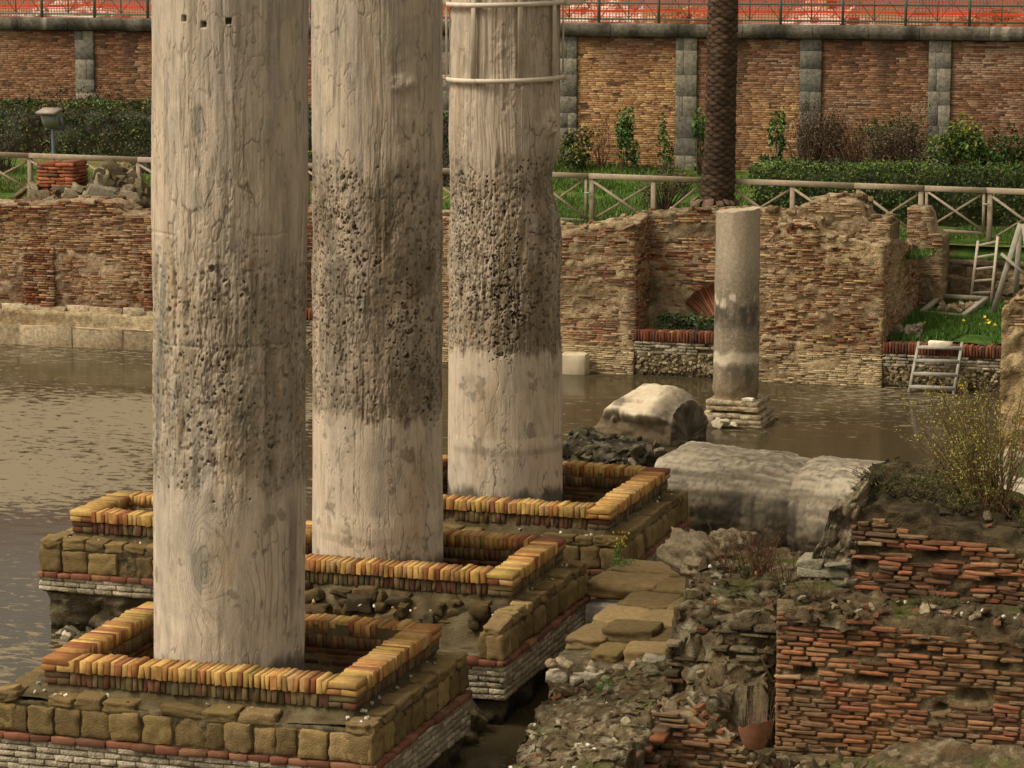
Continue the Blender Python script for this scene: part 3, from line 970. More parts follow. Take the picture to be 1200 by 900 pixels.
# ------------------------------------------------------------------ ruined walls along the far side of the pool
OCHRE = pal((150, 116, 78), (164, 128, 88), (134, 98, 66), (120, 80, 54), (172, 140, 100), (140, 108, 78))
REDD = pal((124, 72, 50), (140, 84, 58), (106, 64, 46), (150, 96, 66), (92, 66, 50))
PALEB = pal((190, 168, 128), (178, 156, 118), (166, 144, 108), (198, 178, 140))


def masonry_col(red=0.3, pale_z=None, seed=1, pale_hi=None):
    def f(s, z):
        n = fbm(s * 0.6, z * 1.4, seed, 3, seed)
        N = len(s)
        a = pick(OCHRE, N, None, 0.13)
        b = pick(REDD, N, None, 0.15)
        c = np.where((R.random(N) < np.clip(red + 0.45 * n, 0.03, 0.97))[:, None], b, a)
        p = pick(PALEB, N, None, 0.09)
        k = np.zeros(N)
        if pale_z is not None:
            k = sstep(pale_z + 0.12, pale_z - 0.05, z + 0.08 * n) * 0.95
        if pale_hi is not None:
            k = np.maximum(k, pale_hi * sstep(-0.1, 0.7, fbm(s * 0.9, z * 1.1, seed + 3, 3, seed + 9)))
        c = mix(c, p, k)
        c = mix(c, lin((170, 148, 116)), 0.55 * (R.random(N) < 0.22))
        st = sstep(0.35, 0.8, fbm(s * 1.5, z * 0.8, seed + 6, 3, seed + 4))
        return mix(c, lin((84, 66, 50)), st * 0.55)
    return f


def mortar_col(c0=(150, 128, 98), c1=(112, 92, 68), c2=(176, 154, 122), seed=2):
    def f(P, n):
        a = mix(lin(c0), lin(c1), sstep(-0.5, 0.6, fbm(P[..., 0] * 1.4, P[..., 1] * 1.4, P[..., 2] * 2, 3, seed)))
        return mix(a, lin(c2), sstep(0.2, 0.8, n))
    return f


def ruin(name, label, parts, cat='wall'):
    """parts: dicts of one or more brick faced slabs that make up one wall"""
    p0 = parts[0]
    root = thing(name, label, cat, tuple(np.array(p0['O'], float) + np.array(p0['e'], float) * p0['L'] / 2))
    core = MB()
    for p in parts:
        face = MB()
        top = ragged(p['top'], p.get('rag', 0.06), 1.6, p['seed'])
        wall_core(core, p['O'], p['e'], p['n'], p['L'], p['z0'], top, p['thick'], p.get('mort', mortar_col()), p.get('res', 0.07), p.get('amp', 0.028), p['seed'], p.get('fs', 8), bulge=p.get('bulge', 0.05))
        for z0, z1, kw in p.get('zones', [(p['z0'], 99, {})]):
            kk = dict(h=0.039, lr=(0.10, 0.32), gap=0.008, out=0.010, ovar=0.010, bev=0.005, miss=0.05, mseed=p['seed'], bulge=p.get('bulge', 0.05))
            kk.update(p.get('kw', {}))
            kk.update(kw)
            wall_bricks(face, p['O'], p['e'], p['n'], p['L'], z0, lambda s, t=top, q=z1: np.minimum(t(s), q), kk.pop('colf', p.get('colf')), zmax=min(z1, 4.5), **kk)
        face.build('brick_facing', M_BRICK, root)
        if p.get('rubble_top'):
            N = int(p['L'] * p['rubble_top'])
            s_ = R.uniform(0.05, p['L'] - 0.05, N)
            d_ = R.uniform(-0.02, p['thick'] - 0.05, N)
            C = np.array(p['O'], float) + np.multiply.outer(s_, np.array(p['e'], float)) - np.multiply.outer(d_, np.array(p['n'], float))
            C[:, 2] += top(s_) + R.uniform(-0.04, 0.03, N)
            stones(core, C, np.stack([R.uniform(0.04, 0.15, N), R.uniform(0.04, 0.12, N), R.uniform(0.02, 0.06, N)], 1), pick(pal((136, 114, 84), (112, 92, 66), (150, 130, 100), (120, 84, 60)), N), rot=0.2, amp=0.12, tmpl=(RC3_V, RC3_F))
    core.build('wall_core', M_MASON, root)
    return root


# long wall on the left, standing behind the marble bench
lw = ruin('ruined_brick_wall', 'long low ruined brick wall behind the pale stone bench at far left', [
    dict(O=(-40, 52.5, 0), e=X_, n=-Y_, L=18.3, z0=0.7, top=poly((0, 2.9), (12.6, 2.86), (13.4, 3.0), (14.6, 2.98), (15.0, 2.72), (15.8, 2.74), (18.3, 2.78)), thick=0.9, seed=5, bulge=0.09, rag=0.07, rubble_top=9,
         zones=[(0.78, 1.95, dict(miss=0.12, mlow=0.05, mscale=0.8)), (1.95, 99, dict(miss=0.03, out=0.035, mlow=0.3))], colf=masonry_col(0.38, None, 3, 0.25), mort=mortar_col((156, 132, 104), (118, 94, 70), (178, 152, 122)), kw=dict(h=0.039))])
m = MB()
for k, (a, b) in enumerate(((-33.4, -32.6), (-30.2, -29.6), (-27.3, -26.6), (-24.6, -24.0))):
    aa = courses(b - a, 0.8, 2.0, 0.05, (0.12, 0.3), 0.012)
    m = MB()
    bricks(m, (a, 52.47, 0), X_, -Y_, aa[:, 0], aa[:, 1], aa[:, 2], aa[:, 3], 0.05 + R.normal(0, 0.012, len(aa)), 0.14, masonry_col(0.3, None, 8)(aa[:, 0], aa[:, 2]), 0.006, 0.004)
    m.build('shallow_pier', M_BRICK, lw)

# pale stone bench at the water
root = thing('stone_bench', 'pale marble block bench along the waterline below the left brick wall', 'bench', (-31, 52.2, 0))
MARB = pal((196, 178, 146), (184, 166, 136), (204, 186, 154), (176, 156, 124))
m = MB()
s = 0
while s < 18.2:
    w = R.uniform(0.7, 1.9)
    w = min(w, 18.3 - s)
    bricks(m, (-40 + s, 52.2, 0), X_, -Y_, [0.003], [w - 0.003], [-0.3], [0.40 + R.normal(0, 0.012)], [R.normal(0, 0.012)], 0.5, pick(MARB[3:4], 1, None, 0.06), 0.014, 0.018, 0.008, back=False)
    s += w
m.build('lower_course', M_MASON, root)
m = MB()
wall_core(m, (-40, 52.34, 0), X_, -Y_, 18.3, 0.38, poly((0, 0.62), (8, 0.72), (14, 0.7), (18.3, 0.6)), 0.4, mortar_col((180, 160, 124), (150, 128, 94), (192, 172, 136)), 0.07, 0.03, 6)
a = courses(18.3, 0.42, 0.82, 0.13, (0.3, 0.9), 0.012, 0.3)
k = R.random(len(a)) > 0.12
a = a[k]
bricks(m, (-40, 52.42, 0), X_, -Y_, a[:, 0], a[:, 1], a[:, 2], a[:, 3], R.normal(0.01, 0.03, len(a)), 0.3, pick(MARB, len(a), None, 0.07) * 0.92, 0.02, 0.012)
m.build('upper_course', M_MASON, root)


def parapet(label, u0, u1, ztop):
    root = thing('low_parapet', label, 'wall', ((u0 + u1) / 2, 52.2, 0))
    L = u1 - u0
    m = MB()
    wall_core(m, (u0, 52.24, 0), X_, -Y_, L, -0.4, poly((0, ztop - 0.03), (L, ztop - 0.03)), 0.34, mortar_col((150, 132, 100), (96, 84, 60), (178, 160, 124)), 0.05, 0.045, 31)
    N = int(L * 190)
    C = np.stack([u0 + R.uniform(0.03, L - 0.03, N), 52.24 + R.uniform(-0.03, 0.03, N), R.uniform(-0.05, ztop - 0.42, N)], 1)
    col = pick(pal((150, 134, 104), (130, 114, 84), (168, 152, 120), (110, 96, 70)), N)
    col = mix(col, lin((58, 52, 38)), 0.8 * sstep(0.12, 0.02, C[:, 2]))
    stones(m, C, np.stack([R.uniform(0.025, 0.06, N), R.uniform(0.03, 0.05, N), R.uniform(0.02, 0.045, N)], 1), col, rot=0.5, amp=0.12, tmpl=(RC3_V, RC3_F))
    m.build('rubble_footing', M_RUBBLE, root)
    m = MB()
    s = np.arange(0.01, L - 0.05, 0.06)
    bricks(m, (u0, 52.2, 0), X_, -Y_, s, s + 0.047, np.full(len(s), ztop - 0.2), ztop + R.normal(0, 0.008, len(s)), 0.02 + R.normal(0, 0.008, len(s)), 0.36, pick(REDD, len(s), [3, 1.5, 3, 1, 2]) * 0.85, 0.008, 0.005, 0.02)
    m.build('soldier_course', M_BRICK, root)
    m = MB()
    a = courses(L, ztop - 0.44, ztop - 0.2, 0.06, (0.12, 0.3), 0.014)
    k = R.random(len(a)) > 0.06
    a = a[k]
    bricks(m, (u0, 52.2, 0), X_, -Y_, a[:, 0], a[:, 1], a[:, 2], a[:, 3], 0.008 + R.normal(0, 0.012, len(a)), 0.12, pick(WHITEC, len(a)) * 0.85, 0.007, 0.004)
    m.build('pale_course', M_MASON, root)
    return root


parapet('low rubble parapet with red brick edge left of the grey granite column', -14.2, -11.9, 0.86)
parapet('short low parapet seen in the gap between the two nearest marble columns', -21.7, -20.3, 0.98)
parapet('low rubble parapet with red brick edge behind the short wooden steps', -9.4, -6.0, 0.83)

ruin('recess_back_wall', 'dark red brick wall strip in the gap between the two nearest columns', [
    dict(O=(-21.9, 53.2, 0), e=X_, n=-Y_, L=1.9, z0=0.4, top=poly((0, 2.85), (1.9, 2.9)), thick=0.7, seed=25, rubble_top=8, bulge=0.04, rag=0.05, colf=masonry_col(0.75, None, 12, 0.1))])
# pier left of the recess
ruin('ruined_brick_pier', 'broad ruined brick pier with fallen top left of the arched recess', [
    dict(O=(-20.3, 52.2, 0), e=X_, n=-Y_, L=6.1, z0=-0.3, top=poly((0, 2.85), (3.5, 2.9), (4.6, 2.72), (5.2, 2.84), (5.7, 2.9), (6.1, 2.86)), thick=1.7, seed=14, rubble_top=14, bulge=0.06, rag=0.08,
         zones=[(0.0, 0.55, dict(miss=0.02, gap=0.01, mlow=0.6)), (0.55, 2.05, dict(miss=0.04)), (2.05, 99, dict(miss=0.18, mlow=0.2, lr=(0.08, 0.24)))], colf=masonry_col(0.30, 0.5, 5, 0.25), mort=mortar_col((164, 142, 108), (124, 104, 76), (182, 160, 124))),
    dict(O=(-14.2, 52.22, 0), e=Y_, n=X_, L=1.0, z0=-0.3, top=poly((0, 2.84), (1, 2.95)), thick=0.3, seed=15, bulge=0.03, colf=masonry_col(0.7, None, 6), kw=dict(miss=0.1))])

# recess back wall with the relieving arch
ARC_U, ARC_Z = -12.55, 0.55


def in_arch(s, z, O=-20.0):
    u = s + O
    r = np.hypot(u - ARC_U, z - ARC_Z)
    return (r < 1.22) & (r > 0.6) & (z > ARC_Z + 0.52)


root = ruin('recess_back_wall', 'dark red brick back wall of the recess with a fan shaped relieving arch', [
    dict(O=(-14.9, 53.25, 0), e=X_, n=-Y_, L=5.4, z0=0.4, top=poly((0, 2.86), (0.8, 3.02), (1.9, 3.14), (2.9, 3.1), (5.4, 3.06)), thick=0.7, seed=21, rubble_top=10, bulge=0.04, rag=0.05,
         zones=[(0.5, 1.72, dict(miss=0.35, mlow=-0.1, reject=lambda s, z: in_arch(s, z, -14.9))), (1.72, 2.5, dict(miss=0.05)), (2.5, 99, dict(miss=0.05, mlow=0.25, reject=lambda s, z: (s > 1.05) & (s < 2.6) & (z > 2.58) & (z < 2.84)))],
         colf=masonry_col(0.62, None, 11, 0.5), mort=mortar_col((150, 130, 100), (100, 84, 60), (170, 150, 118)), kw=dict(h=0.044))])
m = MB()
for k, a in enumerate(np.radians(np.arange(38, 143, 3.1))):
    d = np.array([cos(a), 0, sin(a)])
    c = np.array([ARC_U, 53.22, ARC_Z]) + d * 0.9
    t = np.array([-sin(a), 0, cos(a)])
    w = 0.021
    V = []
    hw = 0.30 + R.normal(0, 0.012)
    o = R.normal(0, 0.008)
    for yy in (0.12, -0.02 + o):
        for q, h_ in ((-1, -1), (1, -1), (1, 1), (-1, 1)):
            V.append(c + d * h_ * hw * 0.95 + t * q * w * (1 + 0.25 * h_) + Y_ * yy)
    m.add(V, [[4, 5, 6, 7][::-1], [0, 1, 5, 4], [1, 2, 6, 5], [2, 3, 7, 6], [3, 0, 4, 7]], pick(pal((140, 88, 60), (126, 78, 54), (154, 104, 72), (112, 74, 52)), 1))
m.build('relieving_arch', M_BRICK, root)

# right hand block of wall
ruin('ruined_wall_block', 'tall pale eroded brick wall block right of the granite column', [
    dict(O=(-11.95, 52.2, 0), e=X_, n=-Y_, L=2.56, z0=-0.3, top=poly((0, 2.35), (0.25, 2.6), (0.55, 2.98), (1.2, 3.0), (1.32, 2.8), (2.1, 2.74), (2.56, 2.66)), thick=1.0, seed=33, rubble_top=16, bulge=0.08, rag=0.05,
         zones=[(0.0, 0.62, dict(miss=0.02, gap=0.01, mlow=0.5, out=0.02)), (0.62, 99, dict(miss=0.08, mlow=0.3, lr=(0.08, 0.26), ovar=0.020))], colf=masonry_col(0.2, 0.6, 17, 0.85), mort=mortar_col((166, 142, 106), (120, 98, 70), (184, 162, 124)), amp=0.035, fs=9),
    dict(O=(-9.39, 52.22, 0), e=Y_, n=X_, L=4.7, z0=0.5, top=poly((0, 2.66), (1.4, 2.6), (3.6, 2.3), (4.7, 2.1)), thick=0.3, seed=34, colf=masonry_col(0.3, None, 18, 0.4)),
    dict(O=(-11.6, 53.1, 0), e=X_, n=-Y_, L=2.15, z0=1.9, top=poly((0, 3.0), (0.3, 3.12), (0.75, 3.36), (1.62, 3.36), (1.66, 3.06), (2.15, 2.98)), thick=1.0, seed=35, rubble_top=16, bulge=0.08, amp=0.05, colf=masonry_col(0.2, None, 19, 0.5), kw=dict(miss=0.35, mlow=-0.1))])
ruin('ruined_wall_stub', 'narrow brick wall stub with square putlog hole behind the pale wall block', [
    dict(O=(-9.62, 55.9, 0), e=X_, n=-Y_, L=0.72, z0=0.7, top=poly((0, 2.95), (0.42, 2.97), (0.46, 2.5), (0.72, 2.42)), thick=0.8, seed=36, bulge=0.02, zones=[(0.85, 1.3, dict(miss=0.03)), (1.3, 99, dict(miss=0.12, mlow=0.25))], colf=masonry_col(0.4, None, 20, 0.3), kw=dict(reject=lambda s, z: (abs(s - 0.4) < 0.05) & (abs(z - 1.93) < 0.05)))])
# back wall of the grass pit
root = thing('rubble_retaining_wall', 'low mortared rubble wall at the back of the sunken grass terrace', 'wall', (-6, 57, 0.9))
m = MB()
wall_core(m, (-9.2, 57.0, 0), X_, -Y_, 8, 0.7, ragged(poly((0, 1.82), (8, 1.78)), 0.03, 1.5, 3), 0.3, mortar_col((136, 116, 86), (96, 84, 62), (150, 130, 100)), 0.06, 0.035, 44)
N = 150
C = np.stack([R.uniform(-9.1, -3, N), 57.0 + R.uniform(-0.02, 0.04, N), R.uniform(1.05, 1.66, N)], 1)
stones(m, C, np.stack([R.uniform(0.08, 0.2, N), R.uniform(0.04, 0.07, N), R.uniform(0.06, 0.13, N)], 1), pick(pal((140, 120, 90), (122, 104, 76), (150, 130, 100)), N), rot=0.15, amp=0.1)
m.build('rubble_face', M_RUBBLE, root)
m = MB()
s = 0
while s < 8:
    w = R.uniform(0.8, 1.6)
    bricks(m, (-9.2 + s, 56.98, 0), X_, -Y_, [0], [w - 0.01], [1.79], [1.87 + R.normal(0, 0.01)], [0.03], 0.2, pick(pal((140, 122, 96), (124, 108, 84)), 1), 0.012, 0.01)
    s += w
m.build('coping', M_MASON, root)
m = MB()
wall_core(m, (-8.9, 57.44, 0), X_, -Y_, 7, 1.9, ragged(poly((0, 2.1), (7, 2.12)), 0.05, 2, 8), 0.2, mortar_col((150, 128, 96), (112, 94, 68), (166, 146, 112)), 0.05, 0.03, 47)
tag(m.build('stone_kerb', M_MASON, base=(-5, 57.5, 1.9)), 'knee high line of old stones below the wooden fence at right', 'kerb', kind='thing')

# granite column on its plinth
root = thing('granite_column', 'short broken grey granite column on a stepped stone plinth in the water', 'column', (-11.09, 47.5, 0))
m = MB()
th = np.linspace(0, 2 * pi, 97)[:-1]
zz = np.concatenate([np.linspace(0.42, 3.72, 190)])
TH, ZZ = np.meshgrid(th, zz)
rr = 0.395 * (1 - 0.012 * (ZZ - 0.4)) + 0.006 * fbm(np.cos(TH) * 4, np.sin(TH) * 4, ZZ * 3, 3, 3) + 0.014 * sstep(1.5, 0.5, ZZ) * fbm(np.cos(TH) * 5, np.sin(TH) * 5, ZZ * 7, 3, 4) - 0.03 * sstep(0.62, 0.45, ZZ)
topz = 3.70 + 0.035 * np.cos(TH - radians(30)) + 0.02 * fbm(np.cos(TH) * 3, np.sin(TH) * 3, 1, 2, 5)
ZZ2 = np.minimum(ZZ + 0.12 * (ZZ - 0.42) / 3.3, topz)
P = np.stack([-11.09 + rr * np.cos(TH), 47.5 + rr * np.sin(TH), ZZ2], -1)
gz = ZZ2 + 0.05 * fbm(np.cos(TH) * 2.5, np.sin(TH) * 2.5, 2, 3, 7)
gsp = fbm(np.cos(TH) * 14, np.sin(TH) * 14, ZZ2 * 30, 2, 8)
c = np.broadcast_to(lin((136, 122, 100)), P.shape)
c = mix(c, lin((162, 146, 120)), sstep(0.1, 0.9, gsp))
c = mix(c, lin((104, 90, 72)), sstep(0.2, 0.9, -gsp) * 0.7)
c = mix(c, lin((196, 178, 150)), 0.5 * sstep(-0.4, 0.9, np.sin(TH + 2.6)) * sstep(2.2, 3.0, ZZ2))
nb = fbm(np.cos(TH) * 3, np.sin(TH) * 3, ZZ2 * 2.5, 3, 9)
c = mix(c, lin((70, 64, 54)), 0.85 * sstep(2.15, 2.0, gz) * sstep(1.55, 1.75, gz) * sstep(-0.7, 0.2, nb))
c = mix(c, lin((214, 200, 172)), 0.8 * sstep(2.28, 2.2, gz) * sstep(2.02, 2.1, gz) * sstep(0.05, 0.35, nb))
c = mix(c, lin((204, 188, 160)), 0.85 * sstep(1.28, 1.2, gz) * sstep(1.02, 1.1, gz))
c = mix(c, lin((84, 76, 60)), 0.75 * sstep(1.05, 0.95, gz) * sstep(0.5, 0.62, gz) * sstep(-0.5, 0.5, nb))
c = mix(c, lin((120, 100, 68)), 0.5 * sstep(0.9, 0.6, gz))
m.add(P.reshape(-1, 3), grid_faces(len(zz), 96, True), c.reshape(-1, 3))
ctop = np.array([[-11.09, 47.5, 3.66]])
ring = P[-1]
V = np.concatenate([ring, ring * 0.5 + ctop * 0.5, ctop])
m.add(V, [[i, (i + 1) % 96, 96 + (i + 1) % 96, 96 + i] for i in range(96)], lin((170, 154, 126)))
m.add(V, [[96 + i, 96 + (i + 1) % 96, 192] for i in range(96)], lin((170, 154, 126)))
m.build('shaft', M_GRANITE, root, smooth=True)
m = MB()
for z0, z1, hw in ((0.27, 0.44, 0.46), (-0.3, 0.25, 0.53)):
    for O, e, n in (((-11.05 - hw, 47.5 - hw, 0), X_, -Y_), ((-11.05 + hw, 47.5 - hw, 0), Y_, X_), ((-11.05 - hw, 47.5 - hw, 0), Y_, -X_), ((-11.05 - hw, 47.5 + hw, 0), X_, Y_)):
        a = courses(2 * hw, z0, z1, 0.088, (0.16, 0.34), 0.008)
        bricks(m, O, e, n, a[:, 0], a[:, 1], a[:, 2], a[:, 3], R.normal(0, 0.006, len(a)), hw, pick(pal((170, 152, 120), (156, 138, 108), (180, 162, 130)), len(a)), 0.008, 0.005)
m.build('plinth', M_MASON, root)
m = MB()
bricks(m, (-11.75, 46.9, 0), X_, -Y_, [0.0], [1.3], [-0.2], [0.035], [0], 1.2, pick(pal((90, 78, 58)), 1), 0.02, 0.02)
m.build('slab_base', M_MASON, root)
m = MB()
stones(m, [(-10.78, 47.12, 0.475)], [(0.1, 0.06, 0.03)], lin((214, 202, 178)), rot=0.2, amp=0.12)
tag(m.build('stone_chip', M_MARBLE, base=(-10.78, 47.12, 0.44), smooth=True), 'small white stone chip lying on the plinth of the granite column', 'stone', kind='thing')
m = MB()
bricks(m, (-11.72, 46.86, 0), np.array([0.96, 0.28, 0]), np.array([0.28, -0.96, 0]), [0], [0.36], [-0.1], [0.26], [0.02], 0.07, pick(pal((206, 190, 158)), 1), 0.015, 0.05)
tag(m.build('leaning_slab', M_MARBLE, base=(-11.55, 46.8, 0)), 'pale triangular marble slab leaning on the granite column plinth', 'slab', kind='thing')
m = MB()
for k in range(3):
    C = np.array([(-11.25 + 0.13 * k, 46.84, 0.08 + 0.02 * (k % 2))])
    stones(m, C, [(0.09, 0.03, 0.08 - 0.02 * k)], pick(pal((190, 176, 146)), 1), rot=0.5, amp=0.16)
tag(m.build('marble_fragment', M_MARBLE, base=(-11.1, 46.84, 0), smooth=True), 'heap of broken pale marble shards beside the leaning slab', 'rubble', kind='thing')
m = MB()
stones(m, [(-15.3, 51.95, 0.17)], [(0.26, 0.16, 0.24)], lin((192, 176, 144)), rot=0.06, amp=0.08)
tag(m.build('marble_block', M_MARBLE, base=(-15.3, 51.95, 0), smooth=True), 'pale rounded marble block at the water beside the left brick pier', 'block', kind='thing')

# ------------------------------------------------------------------ tall retaining wall, railing, netting
root = thing('retaining_wall', 'tall brick retaining wall with grey stone pilasters below the street', 'wall', (-20, 66, 2.8))
PIL = [-41.6, -38.6, -35.6, -32.45, -28.9, -25.75, -22.75, -19.67, -16.70, -13.70, -10.67, -7.68, -4.7, -1.7, 1.3]
TANB = pal((184, 144, 98), (172, 130, 86), (192, 154, 108), (164, 120, 80))
BRN = pal((126, 86, 62), (112, 74, 54), (138, 98, 72), (102, 70, 52), (148, 114, 88))


def ret_col(u, z, tanw):
    N = len(u)
    base = pick(BRN, N, None, 0.12)
    t = pick(TANB, N, None, 0.08)
    n = fbm(u * 0.55, z * 0.7, 4, 3, 61)
    n2 = fbm(u * 1.6, z * 0.5, 8, 3, 62)
    k = np.clip(tanw * sstep(5.75, 4.9, z + 0.7 * n + 0.25 * n2), 0, 1)
    c = mix(base, t, k)
    wh = sstep(0.15, 0.7, fbm(u * 0.9, z * 1.2, 12, 3, 63)) * (1 - k)
    c = mix(c, lin((176, 148, 122)), wh * 0.6 * (R.random(N) < 0.7))
    run = sstep(0.35, 0.75, fbm(u * 2.6, z * 0.25, 2, 3, 64) + 0.35 * (z - 5.2))
    return mix(c, lin((70, 54, 42)), run * 0.7)


m = MB()
wall_core(m, (-43, 66.0, 0), X_, -Y_, 46, 2.0, poly((0, 5.93), (46, 5.93)), 0.3, lambda P, f: mix(lin((128, 100, 74)), lin((96, 72, 54)), sstep(-0.5, 0.6, f)), 0.14, 0.006, 3)
m.build('wall_core', M_MASON, root)
for k in range(len(PIL) - 1):
    m = MB()
    a0, a1 = PIL[k] + 0.26, PIL[k + 1] - 0.26
    L = a1 - a0
    a = courses(L, 2.2, 5.93, 0.052, (0.17, 0.28), 0.008, 0.05)
    sc, zc = (a[:, 0] + a[:, 1]) / 2, (a[:, 2] + a[:, 3]) / 2
    tw = {7: 1.0, 8: 0.75, 9: 0.25, 10: 0.12, 11: 0.1}.get(k, 0.25)
    if k == 8:
        tw = 0.15 + 0.85 * sstep(0.9, 1.8, sc)
    cc = ret_col(sc + a0, zc, tw)
    w = 0.006 * fbm(sc * 1.5, zc, 3, 2, 6)
    bricks(m, (a0, 66.0, 0), X_, -Y_, a[:, 0], a[:, 1], np.minimum(a[:, 2] + w, 5.9), np.minimum(a[:, 3] + w, 5.92), 0.006 + R.normal(0, 0.003, len(a)), 0.08, cc, 0.003, 0.002)
    m.build('brick_panel', M_BRICK, root)
GREYST = pal((126, 119, 103), (118, 112, 98), (132, 125, 108), (112, 107, 95), (138, 130, 112))
for k, p in enumerate(PIL):
    m = MB()
    z = 2.2
    while z < 5.9:
        h = R.uniform(0.32, 0.62)
        z1 = min(z + h, 5.925)
        cc = pick(GREYST, 2, None, 0.05)
        if k == 11: cc = cc * (0.55 if z > 4.9 else 1.15)
        if R.random() < 0.4:
            q = R.uniform(0.15, 0.36)
            bricks(m, (p - 0.255, 66, 0), X_, -Y_, [0, q + 0.004], [q - 0.004, 0.51], [z, z], [z1 - 0.003] * 2, [0.075, 0.074], 0.2, cc, 0.002, 0.001, 0.001)
        else:
            bricks(m, (p - 0.255, 66, 0), X_, -Y_, [0], [0.51], [z], [z1 - 0.003], [0.075], 0.2, cc[:1], 0.002, 0.001, 0.001)
        z = z1
    m.build('stone_pilaster', M_MASON, root)
m = MB()
s = 0
while s < 46:
    w = R.uniform(1.0, 1.7)
    ns = 14
    xs = np.linspace(-43 + s, -43 + s + w - 0.012, ns)
    prof = [(0.10, 5.935), (0.17, 5.945), (0.18, 6.20), (0.15, 6.245), (-0.3, 6.25)]
    P = np.array([[(x, 66 - a, z) for a, z in prof] for x in xs])
    bc = lin((120, 112, 98)) * R.uniform(0.8, 1.1)
    n = fbm(P[..., 0] * 3, P[..., 2] * 2, 1, 3, 12)
    c = mix(np.broadcast_to(bc, P.shape), lin((70, 66, 56)), sstep(-0.2, 0.6, n))
    wst = sstep(0.25, 0.6, fbm(P[..., 0] * 6, P[..., 2] * 0.8, 6, 3, 14)) * sstep(0.0, 0.5, fbm(P[..., 0] * 0.35, 0, 9, 2, 15) + 0.1)
    c = mix(c, lin((176, 166, 146)), 0.7 * wst)
    m.add(P.reshape(-1, 3), grid_faces(ns, 5)[:, ::-1], c.reshape(-1, 3))
    s += w
m.build('coping', M_MASON, root)

root = thing('iron_railing', 'dark green iron street railing with crossed bars above the retaining wall', 'railing', (-20, 66.15, 6.25))
GREEN = lin((92, 100, 82))
rails = MB()
for z in (6.34, 6.72, 7.25):
    beam(rails, (-43, 66.15, z), (3, 66.15, z), 0.03, 0.045, GREEN)
rails.build('rail', M_IRON, root)
u = -42.6
while u < 2.5:
    m = MB()
    beam(m, (u, 66.15, 6.22), (u, 66.15, 7.32), 0.06, 0.06, GREEN, up=Y_)
    m.build('post', M_IRON, root)
    m = MB()
    a, b = u + 0.03, u + 1.48 - 0.03
    mid = (a + b) / 2
    beam(m, (mid, 66.15, 6.34), (mid, 66.15, 7.25), 0.025, 0.025, GREEN, up=Y_)
    for x0, x1 in ((a, mid), (mid, b)):
        beam(m, (x0, 66.14, 6.36), (x1, 66.14, 7.23), 0.014, 0.014, GREEN, up=Y_)
        beam(m, (x1, 66.165, 6.36), (x0, 66.165, 7.23), 0.014, 0.014, GREEN, up=Y_)
    m.build('crossed_bars', M_IRON, root)
    u += 1.48

m = MB()
ORANGE = lin((228, 84, 46))
us = np.arange(-43, 3, 0.078)


def net_y(u, z):
    return 66.42 + 0.10 * fbm(u * 0.7, z * 0.9, 3, 3, 5) + 0.04 * fbm(u * 3, z * 2, 1, 2, 6)


zs = np.linspace(6.28, 7.5, 12)
U, Zz = np.meshgrid(us, zs)
sag = 0.03 * fbm(U * 0.8, 0 * U, 2, 2, 9)
for k, du in enumerate((0.010,)):
    yy = net_y(U, Zz) + k * (0.25 + 0.2 * fbm(U * 0.5, 0 * U, 8, 2, 19))
    zk = Zz + sag - k * np.where(Zz > 6.3, 0.25 * sstep(-0.3, 0.3, fbm(U * 0.3, 0 * U, 4, 2, 29)), 0)
    V0 = np.stack([U - du, yy, zk], -1)
    V1 = np.stack([U + du, yy, zk], -1)
    P = np.stack([V0, V1], 2)
    i = np.arange(len(zs) * len(us) * 2).reshape(len(zs), len(us), 2)
    F = np.stack([i[:-1, :, 0], i[:-1, :, 1], i[1:, :, 1], i[1:, :, 0]], -1).reshape(-1, 4)
    m.add(P.reshape(-1, 3), F, ORANGE)
zr = np.arange(6.28, 7.5, 0.066)
ux = us[::2]
for j, z in enumerate(zr):
    hw = 0.035 if j in (4, 11) else 0.009
    sg = 0.03 * fbm(ux * 0.8, 0 * ux, 2, 2, 9)
    P = np.stack([np.stack([ux, net_y(ux, z) - 0.004, z - hw + sg], -1), np.stack([ux, net_y(ux, z) - 0.004, z + hw + sg], -1)], 0)
    m.add(P.reshape(-1, 3), grid_faces(2, len(ux)), ORANGE * (1.15 if hw > 0.02 else 1.0))
tag(m.build('safety_netting', M_PLASTIC, base=(-20, 66.42, 6.25)), 'bright orange plastic safety netting strung behind the green railing', 'netting', kind='thing')

# things on the street seen through the netting
def heap(label, u, v, w, d, h, cols, n):
    m = MB()
    k = R.normal(0, 0.45, (n, 2)).clip(-1, 1)
    hh = h * np.clip(1 - np.hypot(k[:, 0], k[:, 1]), 0.02, 1)
    C = np.stack([u + k[:, 0] * w, v + k[:, 1] * d, 6.2 + hh * R.random(n)], 1)
    stones(m, C, R.uniform(0.06, 0.2, (n, 3)), pick(pal(*cols), n), amp=0.15, rotfull=0.5, tmpl=(RC3_V, RC3_F))
    hfield(m, u - w, u + w, v - d, v + d, 0.12, lambda a, b: 6.17 + h * 0.9 * np.clip(1 - np.hypot((a - u) / w, (b - v) / d), 0, 1), lambda P, f: mix(pal(*cols)[0], pal(*cols)[-1], sstep(-0.5, 0.5, fbm(P[..., 0] * 4, P[..., 1] * 4, 1, 3, 4))), disp=0.05)
    tag(m.build('debris_heap', M_RUBBLE, base=(u, v, 6.2)), label, 'rubble', kind='thing')


